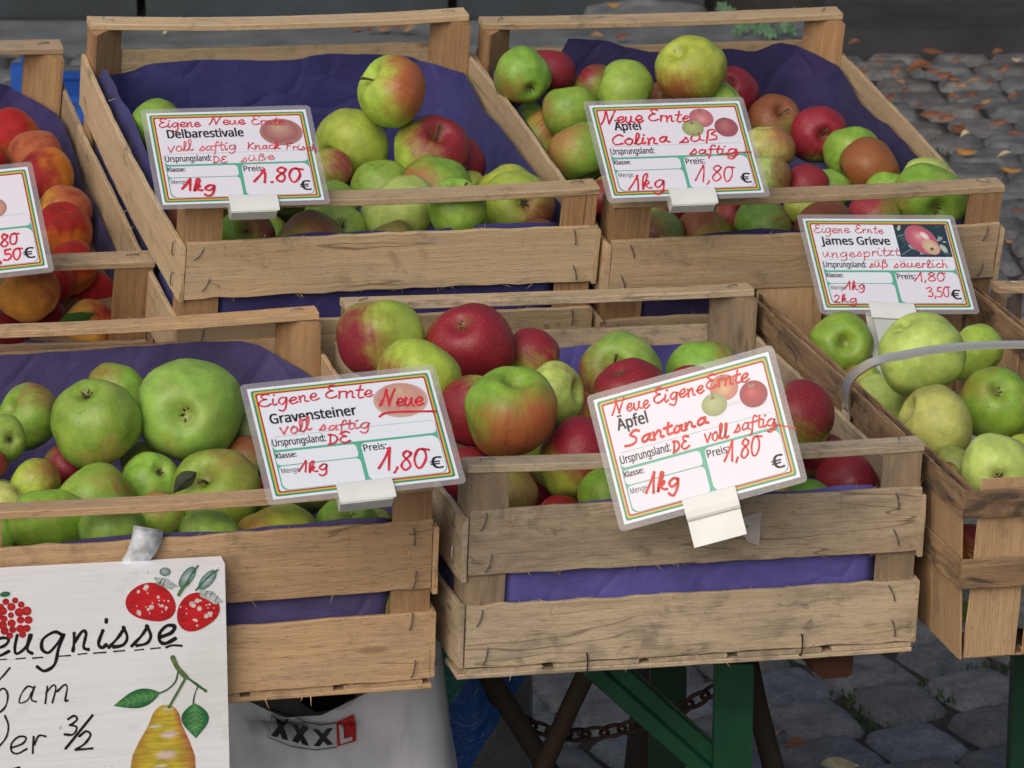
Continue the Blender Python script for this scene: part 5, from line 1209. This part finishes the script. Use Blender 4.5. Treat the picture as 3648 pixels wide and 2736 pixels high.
    for (tx,x0,y0,x1,y1,xh,wd) in HAND[c]:
        if '0' in tx or 'kg' in tx: continue
        for s in word_strokes(tx,x0,y0,x1,y1,xh,sl,c):
            lift+=.004; ribbon(mb,s,wd*.88,fn_card,lift,m=1 if tx in('süße','saftig','voll') and c in 'AC' else 0)
    ex_={'C':[[(98.6,65.4),(104,68),(118,67.4),(143.2,64.7)]],'B':[[(132,47.0),(131,42.5),(124,41.5),(121.5,44),(130,45.5),(145.3,45.6)]],'D':[[(139.3,48),(138,43),(132,42),(140,45.5),(153.7,39)]],'P':[[(92,55),(100,57),(112,60)]]}.get(c,[])
    for e_ in ex_:
        lift+=.004; ribbon(mb,crsp(e_,6),{'C':2.3,'B':1.5,'D':1.3,'P':2.6}[c],fn_card,lift)
    mb.build('handwritten_note',[MARKER_ORANGE if c=='D' else MARKER,MARKER_PALE],t)
    for key,nm in (('0','handwritten_price'),('kg','handwritten_amount')):
        mb=MB()
        for (tx,x0,y0,x1,y1,xh,wd) in HAND[c]:
            if key not in tx: continue
            for s in word_strokes(tx,x0,y0,x1,y1,xh,sl,c):
                lift+=.004; ribbon(mb,s,wd*.92,fn_card,lift)
        if mb.v: mb.build(nm,MARKER_ORANGE if c=='D' else MARKER,t)
    # laminating film standing out round the card
    mb=MB(); out=rrect(-5,-5,153,110,4.2,6); n=len(out); inn=[]
    for (x,y) in out: inn.append((min(148,max(0,x)),min(105,max(0,y))))
    for zz,flip in ((-.35,True),(.02,False)):
        a=[mb.vert(fn_card(x,y,zz)) for x,y in out]; b_=[mb.vert(fn_card(x,y,zz)) for x,y in inn]
        for i in range(n):
            j=(i+1)%n; f=[a[i],a[j],b_[j],b_[i]]
            if inn[i]==inn[j]: f=[a[i],a[j],b_[i]]
            mb.face(f[::-1] if flip else f)
    mb.build('laminate_film',FILM,t)
    # white plastic clip
    cx={'A':82.5,'B':77.5,'C':72.6,'D':73.0,'G':66,'P':74.}[c]; tilt={'G':-3.0,'D':-.2}.get(c,0)
    mb=MB(); wd=22.3; prof=[(7.6,1.3),(6.5,2.2),(2,3.0),(-4,3.2),(-9,2.7),(-11,1.6)]
    NX=2
    top=[[mb.vert(fn_card(cx+sx*wd,y+sx*tilt*.5,z)) for y,z in prof] for sx in (-1,1)]; bot=[[mb.vert(fn_card(cx+sx*wd,y+sx*tilt*.5,z-1.1)) for y,z in prof] for sx in (-1,1)]
    for i in range(5):
        mb.face([top[0][i],top[0][i+1],top[1][i+1],top[1][i]]); mb.face([bot[0][i],bot[1][i],bot[1][i+1],bot[0][i+1]])
        for k,fl in ((0,0),(1,1)):
            f=[top[k][i],bot[k][i],bot[k][i+1],top[k][i+1]]; mb.face(f[::-1] if fl else f)
    mb.face([top[0][0],top[1][0],bot[1][0],bot[0][0]]); mb.face([top[0][5],bot[0][5],bot[1][5],top[1][5]])
    mb.build('clip',CLIP,t)
    mb=MB()
    if c=='D': mb.box(((cx-22.5)/1000,-.033,-.0018),((cx+21.5)/1000,.004,-.0006))
    elif c=='G':
        mb.box(((cx-20)/1000,-.075,-.002),((cx+3)/1000,.004,-.0006)); pts=[(.0,-.004),(-.010,-.006),(-.030,-.014),(-.055,-.010),(-.078,-.004)]
        a=[mb.vert(((cx-25)/1000,y,z)) for y,z in pts]; b_=[mb.vert(((cx-8)/1000,y,z)) for y,z in pts]
        for i in range(4): mb.face([a[i],a[i+1],b_[i+1],b_[i]])
    else:
        mb.box(((cx-22)/1000,-.0120,-.0100),((cx+20)/1000,-.0085,.0008)); mb.box(((cx-22)/1000,-.0083,-.0100),((cx+20)/1000,.004,-.0010))
    mb.build('clip_foot',CLIPGREY if c!='D' else CLIP,t)
# lettering on the torn sticker
sx_=loc_on('D',1596,1141,1,-.0062); sx2=loc_on('D',1617,1139,1,-.0062)
mb=MB(); put_text(mb,'cas',0,0,float(sx2[0]-sx_[0]),.0028,lambda x,y,z:(sx_[0]+x,-.0066,sx_[2]+y+.05*x),0,0); lt=mb.build('sticker_lettering',INK,crD); lt.parent=st

# ------------------------------------------------------------------ hand painted board
bd=thing('painted_board',CRM['C'],label='white hand painted board with strawberries and a pear hanging on the left front crate',cat='sign board')
YB=-.0250
def BLp(zx,zy,lift=0.0):
    q=loc_on('C',zx/2.194/K,(1980+zy/2.194)/K,1,YB); return (q[0],YB-lift/1000,q[2])
TR=BLp(1757,62); TL=BLp(-900,200); ex=Vector((TR[0]-TL[0],0,TR[2]-TL[2])); BR=BLp(1797,1800)
bdir=(Vector((BR[0]-TR[0],0,BR[2]-TR[2]))).normalized(); Hh=.36
mb=MB(); c4=[Vector(TL),Vector(TL)+bdir*Hh,Vector(TR)+bdir*Hh,Vector(TR)]
fr=[mb.vert(p_) for p_ in c4]; bkk=[mb.vert(p_+Vector((0,.0165,0))) for p_ in c4]
mb.face(fr,uv=[(0,0),(0,.36),(.5,.36),(.5,0)]); mb.face(bkk[::-1])
for i in range(4):
    j=(i+1)%4; mb.face([fr[i],bkk[i],bkk[j],fr[j]],uv=[(0,.4),(0,.42),(.5,.42),(.5,.4)])
m,n,l,b=newmat('white_board_paint'); tc=n.new('ShaderNodeTexCoord'); mp=n.new('ShaderNodeMapping'); mp.inputs['Scale'].default_value=(7,30,200); mp.inputs['Rotation'].default_value=(0,R_(-3),0); l.new(tc.outputs['Object'],mp.inputs[0])
g1=noise_(n,l,mp.outputs[0],1,5,.6,.4); g2=noise_(n,l,tc.outputs['Object'],30,5,.6); g3=noise_(n,l,tc.outputs['Object'],8,3,.5)
cc=mixc(n,l,mapr(n,l,g1,.35,.7),(.88,.89,.91),(.83,.84,.86)); cc=mixc(n,l,math_(n,l,'MULTIPLY',mapr(n,l,g2,.60,.78),.35),cc,(.52,.49,.42)); cc=mixc(n,l,math_(n,l,'MULTIPLY',mapr(n,l,g3,.55,.75),.22),cc,(.55,.52,.44)); g4=noise_(n,l,tc.outputs['Object'],55,6,.75); g5=noise_(n,l,mp.outputs[0],2.2,4,.7); cc=mixc(n,l,math_(n,l,'MULTIPLY',mapr(n,l,g4,.66,.70),.8),cc,(.40,.28,.16)); cc=mixc(n,l,math_(n,l,'MULTIPLY',mapr(n,l,g5,.62,.72),.2),cc,(.50,.44,.36))
l.new(cc,b.inputs['Base Color']); b.inputs['Roughness'].default_value=.5; bp=n.new('ShaderNodeBump'); bp.inputs['Strength'].default_value=.5; bp.inputs['Distance'].default_value=.0006; l.new(g1,bp.inputs['Height']); l.new(bp.outputs[0],b.inputs['Normal'])
mb.build('board_panel',m,bd)
fb=lambda x,y,lift: BLp(x,-y,lift)                   # board drawing space: enlarged view with y upwards
mb=MB(); lf=.20
def bword(tx,x0,y0,x1,y1,xh,wd,sl=.25):
    global lf
    for s in word_strokes(tx,x0,-y0,x1,-y1,xh,sl,'b',.03): lf+=.006; ribbon(mb,s,wd*(1.2 if wd>21 else 1.05),fb,lf)
bword('u',85,775,275,770,152,23); bword('g',300,772,500,762,160,25); bword('n',545,748,715,735,150,26); bword('i',755,730,850,722,140,26)
bword('s',850,718,1010,712,150,26); bword('s',1030,706,1195,700,150,26); bword('e',1212,695,1375,686,140,28); bword('e',-95,790,75,785,140,23)
for x0,x1,y in ((-60,48,812),(125,195,803),(255,330,797),(440,548,783),(612,675,767),(732,825,758),(888,972,745),(1055,1120,735),(1178,1250,723)): lf+=.006; ribbon(mb,[np.array((x0,-y-2.)),np.array(((x0+x1)/2,-y+2.)),np.array((x1,-y+5.))],13,fb,lf)
lf+=.006; ribbon(mb,crsp([(1300,-714),(1345,-698),(1418,-702)],4),20,fb,lf)
bword('a',130,1160,285,1148,135,15); bword('m',330,1145,560,1135,130,16)
for pts in ([(-30,-1240),(40,-1180),(60,-1080),(20,-1035),(-40,-1090)],[(-50,-1010),(20,-940),(75,-875)],[(-60,-1540),(40,-1430),(65,-1330),(38,-1250)],[(-40,-1685),(60,-1672),(150,-1652)]): lf+=.006; ribbon(mb,crsp(pts,6),18,fb,lf)
bword('e',55,1555,215,1545,132,17); bword('r',235,1535,345,1522,132,18)
bword('3',500,1405,610,1395,82,20); lf+=.006; ribbon(mb,[np.array((512.,-1505)),np.array((722.,-1245))],20,fb,lf); bword('2',592,1522,735,1508,76,20)
mb.build('painted_lettering',BLACKPAINT,bd)
mb=MB(); rs=random.Random(5)
RC=[(.64,.022,.028),(.62,.02,.026),(.56,.016,.022),(.50,.02,.024)]
def straw(cx,cy,rx,ry,rot,dots,lift):
    disc(mb,cx,-cy,rx,ry,RC,fb,lift,rot,(0,.1),40,lambda a:1+.06*math.cos(2*a)-.05*math.sin(3*a))
    for k in range(dots):
        a=rs.uniform(0,6.28); q=math.sqrt(rs.uniform(0,.80)); r_=rs.choice((6,7,9,13,20)); x=cx+rx*.92*q*math.cos(a); y=-cy+ry*.92*q*math.sin(a)
        disc(mb,x,y,r_,r_*.95,[(.78,.74,.72),(.70,.52,.50)],fb,lift+.02+.003*k,n=10)
straw(1180,365,186,158,-.18,26,.30); straw(1542,434,166,150,.55,22,.45)
PG=[(.42,.50,.50),(.22,.36,.34),(.08,.22,.18)]
for (x,y,rx,ry,rot) in ((1290,210,90,34,-.35),(1640,315,100,38,-.5)): disc(mb,x,-y,rx,ry,[(.66,.68,.68),(.50,.56,.55),(.40,.50,.47)],fb,.60,rot,n=18,shape=lambda a:1+.18*math.sin(5*a))
for (x,y,rx,ry,rot) in ((1462,165,82,44,.95),(1620,185,80,42,.85),(1288,122,36,32,0)): disc(mb,x,-y,rx,ry,[(.50,.56,.56),(.36,.46,.46),(.06,.17,.14)],fb,.62,rot,n=20,shape=lambda a:1.12-.14*math.cos(2*a+math.pi)*.5)
for pts,w in (([(1400,-298),(1440,-240),(1490,-150),(1545,-75)],15),([(1530,-265),(1575,-215),(1640,-150),(1700,-108)],15),([(1395,-300),(1420,-255),(1460,-215)],28)): ribbon(mb,crsp(pts,5),w,fb,.66+.01*w,c=(.10,.20,.06) if w>20 else (.04,.15,.11))
for k,(x,y) in enumerate(((1250,190),(1230,215),(1270,205),(1640,295),(1680,330),(1600,290))): ribbon(mb,crsp([(x,-y-22),(x+8,-y),(x+22,-y+20)],4),6,fb,.95+.01*k,c=(.10,.10,.05))
mb.build('painted_strawberries',BOARDPAINT,bd)
mb=MB()
for k,(x,y,r_) in enumerate(((45,358,27),(118,348,25),(165,380,27),(88,398,33),(20,430,34),(150,440,36),(208,430,38),(85,463,24),(30,492,28),(160,500,30),(222,500,32),(90,525,32),(20,540,34),(160,568,34),(208,565,30),(98,575,28),(35,585,32),(75,622,26),(175,612,28),(5,395,25),(-10,470,30),(-20,540,30))):
    disc(mb,x,-y,r_,r_*.95,[(.56,.05,.04),(.50,.02,.025),(.44,.015,.02)],fb,.30+.012*k,n=16)
disc(mb,38,-298,42,20,[(.05,.22,.08),(.04,.17,.07),(.03,.12,.05)],fb,.6,.15,n=16)
mb.build('painted_currants',BOARDPAINT,bd)
# pear with twig and two leaves
mb=MB()
def pear(t): # half widths down the pear
    return np.interp(t,[0,.03,.10,.25,.45,.62,.78,.9,.97,1],[.12,.26,.40,.52,.78,.96,1.0,.92,.65,.05])
rows=[]; NR,NC=44,18
PC={0:(.55,.40,.06),1:(.50,.20,.07)}
for i in range(NR+1):
    t=i/NR; y=1165+t*640; w=255*pear(t); cxx=1300-30*t*0+(-35*t)
    rows.append([mb.vert(fb(cxx+w*(2*j/NC-1)*(1.0),-y,.30)) for j in range(NC+1)])
def pcol(t,s):
    e=abs(s); base=np.array((.56,.45,.05)); edge=np.array((.46,.17,.06)) if s>0 else np.array((.50,.30,.05))
    k=min(1,max(0,(e-.45)/.5)); col=base*(1-k)+edge*k; col=col*(1+.22*mnoise.noise((t*9,s*2.5,1))); 
    nz=mnoise.noise((t*14,s*3.,5)); col=col+np.array((.05,-.06,-.01))*max(0,nz)*2
    return tuple(float(max(.01,v)) for v in col)
for i in range(NR):
    for j in range(NC):
        s0,s1=2*j/NC-1,2*(j+1)/NC-1; t0,t1=i/NR,(i+1)/NR
        mb.face([rows[i][j],rows[i+1][j],rows[i+1][j+1],rows[i][j+1]],c=[pcol(t0,s0),pcol(t1,s0),pcol(t1,s1),pcol(t0,s1)])
for k,(x,y,rx,ry) in enumerate(((1322,1395,75,34),(1300,1555,95,42),(1310,1195,52,18),(1260,1640,60,14),(1215,1330,60,16))):
    cw=(.74,.58,.48) if k<2 else (.72,.66,.42); disc(mb,x,-y,rx,ry,[cw,tuple(v*.93 for v in cw),(.60,.46,.16)],fb,.36+.02*k,.1,n=24,shape=lambda a:1+.14*math.sin(7*a)+.08*math.sin(11*a+1))
LG=[(.10,.30,.10),(.05,.22,.07),(.02,.12,.045)]
def pleaf(pts_tip,pts_base,wd,lift):
    a=np.array(pts_tip,float); b_=np.array(pts_base,float); d=b_-a; L=np.linalg.norm(d); d/=L; nn=np.array([-d[1],d[0]]); n=16; rowsL=[]
    for i in range(n+1):
        t=i/n; w=wd*math.sin(math.pi*t**1.25)**.85 if 0<t<1 else 0; p_=a+d*L*t
        rowsL.append([mb.vert(fb(*(p_+nn*w*k),lift)) for k in (-1,-.5,0,.5,1)])
    for i in range(n):
        for k in range(4):
            cs=[LG[2] if kk in (0,4) else LG[1] if kk!=2 else LG[0] for kk in (k,k,k+1,k+1)]; mb.face([rowsL[i][k],rowsL[i+1][k],rowsL[i+1][k+1],rowsL[i][k+1]],c=cs)
    for i in range(1,6):
        p_=a+d*L*(.2+.13*i)
        for sg in (1,-1): ribbon(mb,[p_,p_+(nn*sg*.55-d*.35)*wd*.9],5,fb,lift+.03+.004*i,c=(.22,.42,.16))
pleaf((885,-1172),(1250,-1068),72,.40); pleaf((1530,-1425),(1520,-1150),108,.44)
for k,(pts,w,col) in enumerate((([(1355,-800),(1385,-860),(1440,-930),(1510,-985),(1608,-1055)],22,(.05,.16,.05)),([(1350,-795),(1385,-870),(1450,-945)],44,(.13,.20,.07)),([(1390,-900),(1370,-980),(1310,-1040),(1245,-1072)],15,(.05,.13,.06)),([(1450,-950),(1400,-1040),(1320,-1180)],24,(.10,.18,.07)),([(1545,-1020),(1520,-1080),(1508,-1150)],11,(.05,.05,.05)))):
    ribbon(mb,crsp(pts,6),w,fb,.50+.03*k,c=col)
mb.build('painted_pear',BOARDPAINT,bd)
# metal strap over the plank
ZN=simple('zinc_strap',(.50,.52,.54),.6,.25,var=.45,vscale=130); mb=MB()
s0=loc_on('C',262,1216,1,-.010); s1=loc_on('C',322,1216,1,-.010); s2=loc_on('C',288,1142,1,-.004); s3=loc_on('C',352,1152,1,-.004)
L_=[(s0[0],-.010,s0[2]-.02),(s0[0],-.010,s0[2]),(s0[0]*.6+s2[0]*.4,-.0125,s0[2]*.6+s2[2]*.4),(s2[0]-.002,-.010,s2[2]-.004),(s2[0],-.004,s2[2]+.0005),(s2[0]+.001,.003,s2[2]-.001),(s2[0]+.001,.004,s2[2]-.02)]
Q_=[(s1[0],-.010,s1[2]-.02),(s1[0],-.010,s1[2]),(s1[0]*.6+s3[0]*.4,-.0125,s1[2]*.6+s3[2]*.4),(s3[0]-.002,-.010,s3[2]-.004),(s3[0],-.004,s3[2]+.0005),(s3[0]+.001,.003,s3[2]-.001),(s3[0]+.001,.004,s3[2]-.02)]
L2=crsp(L_,4); Q2=crsp(Q_,4); va=[mb.vert(p_) for p_ in L2]; vb=[mb.vert(p_) for p_ in Q2]; va2=[mb.vert(np.array(p_)+np.array((0,.0009,-.0006))) for p_ in L2]; vb2=[mb.vert(np.array(p_)+np.array((0,.0009,-.0006))) for p_ in Q2]
for i in range(len(va)-1):
    mb.face([va[i],vb[i],vb[i+1],va[i+1]]); mb.face([va2[i],va2[i+1],vb2[i+1],vb2[i]]); mb.face([va[i],va[i+1],va2[i+1],va2[i]]); mb.face([vb[i],vb2[i],vb2[i+1],vb[i+1]])
mb.build('hanging_strap',ZN,bd,smooth=True)

# ------------------------------------------------------------------ fallen leaves
def leafmat(name,col):
    return simple(name,col,.65,var=.45,vscale=45)
LM=[leafmat('rust_brown_leaf',(.15,.052,.02)),leafmat('tan_leaf',(.23,.12,.055)),leafmat('dark_brown_leaf',(.13,.05,.022)),leafmat('ochre_leaf',(.32,.16,.035)),leafmat('pale_dry_leaf',(.42,.34,.20))]
LF='''2065 135 20 15 2|
1900 140 22 -12 0|
2170 155 20 30 0|
1955 196 18 50 2|
2060 215 20 -20 0|
2130 225 16 0 1|
2190 215 22 15 0|
1985 232 18 35 2|
2085 300 16 10 4|
2195 295 22 -10 2|
2150 430 20 20 0|
2200 455 18 -30 2|
2180 520 16 0 1|
1860 168 30 20 0|long rust brown leaf on the cobbles close to the right post of the Colina crate
2015 115 34 -4 0|thin rust leaf lying at the foot of the dark step
1990 152 26 8 2|
1935 160 22 20 2|
2058 165 24 -15 0|
1880 208 26 -8 1|light tan leaf on the cobbles just behind the side plank of the Colina crate
1925 215 22 60 0|
1943 182 26 -50 1|upright curled tan leaf on the cobbles behind the Colina crate
1985 160 40 4 0|
2012 152 36 -10 0|heap forming rust leaf in the joint between two cobbles
2040 165 28 10 0|
2105 182 26 8 1|
2140 180 20 40 0|
2075 190 26 -35 1|
2100 208 22 20 2|
2015 250 40 3 0|long flat rust brown leaf halfway down the cobbles at the right
2045 262 30 -8 0|
2072 278 38 48 0|pointed rust brown leaf lying diagonally across a cobble joint
2160 268 32 4 0|
2112 238 22 60 2|
2088 327 34 2 3|broad ochre leaf alone on a cobble at the right
2170 343 22 4 4|small pale leaf scrap near the right edge below the ochre leaf
2185 368 34 2 3|
2040 372 26 -6 2|
2120 400 18 30 2|
2155 120 18 10 0|
2195 130 16 20 4|
1845 100 20 0 2|
800 68 20 70 0|small rust leaf standing up in the gap under the back rail of the pale crate
830 66 24 10 1|
865 68 26 -4 0|
885 70 22 12 1|tan leaf beside the right back post of the pale crate
770 62 20 10 2|
358 72 14 60 4|white petal like scrap in the gap under the back rail of the pale crate
1325 6 24 12 3|orange leaf on the blue stone step at the top of the picture
1345 85 26 10 2|
1290 82 20 -10 1|
1700 60 20 40 0|
1655 52 20 60 0|
1640 1522 0 0 3|
1662 1585 42 25 3|ochre leaf on a cobble right of the bright green table leg
1720 1622 40 6 0|rust brown leaf on the dark cobbles at the bottom of the picture
1815 1655 60 6 4|pale folded paper like leaf at the bottom edge among the cobbles
70 205 20 10 1|
55 235 18 40 0|
110 140 18 0 2|
175 160 16 20 2|'''
rs=random.Random(31)
for ln in LF.split('\n'):
    nums,lab=ln.split('|'); cx,cy,Lp,ang,mi=[float(v) for v in nums.split()]
    if Lp==0: continue
    zg=.014
    p0=on_z(cx,cy,zg)
    if p0[1]>8.2: zg=.07 if p0[0]>.67 else .02 if p0[1]<8.47 else .09; p0=on_z(cx,cy,zg)
    dist=np.linalg.norm(p0-CAM0); L=Lp*K*1.45*dist/FPX; a=R_(ang)
    mb=MB(); nrm=Vector((rs.uniform(-.2,.2),rs.uniform(-.75,-.35),1)).normalized()
    dv=Vector((math.cos(a),math.sin(a)*1.2,math.sin(a)*.35)).normalized(); sdv=nrm.cross(dv)
    leaf_mb(mb,-dv*L/2,dv,sdv,L,L*rs.uniform(.30,.55),rs.uniform(-.30,.40),rs.uniform(-.9,.9),12,rs.uniform(0,50))
    o=mb.build('fallen_leaf',LM[int(mi)],None,smooth=True); o.location=Vector(p0)+Vector((0,0,.004))
    kinds=['small rust brown leaf among the others on the cobbles','small tan leaf among the others on the cobbles','small dark brown leaf among the others on the cobbles','small ochre leaf among the others on the cobbles','small pale leaf scrap among the others on the cobbles']
    tag(o,lab or kinds[int(mi)],'leaf','fallen leaves on the paving' if lab else kinds[int(mi)].replace('leaf','leaves',1).split(' among')[0]+' on the cobbles')
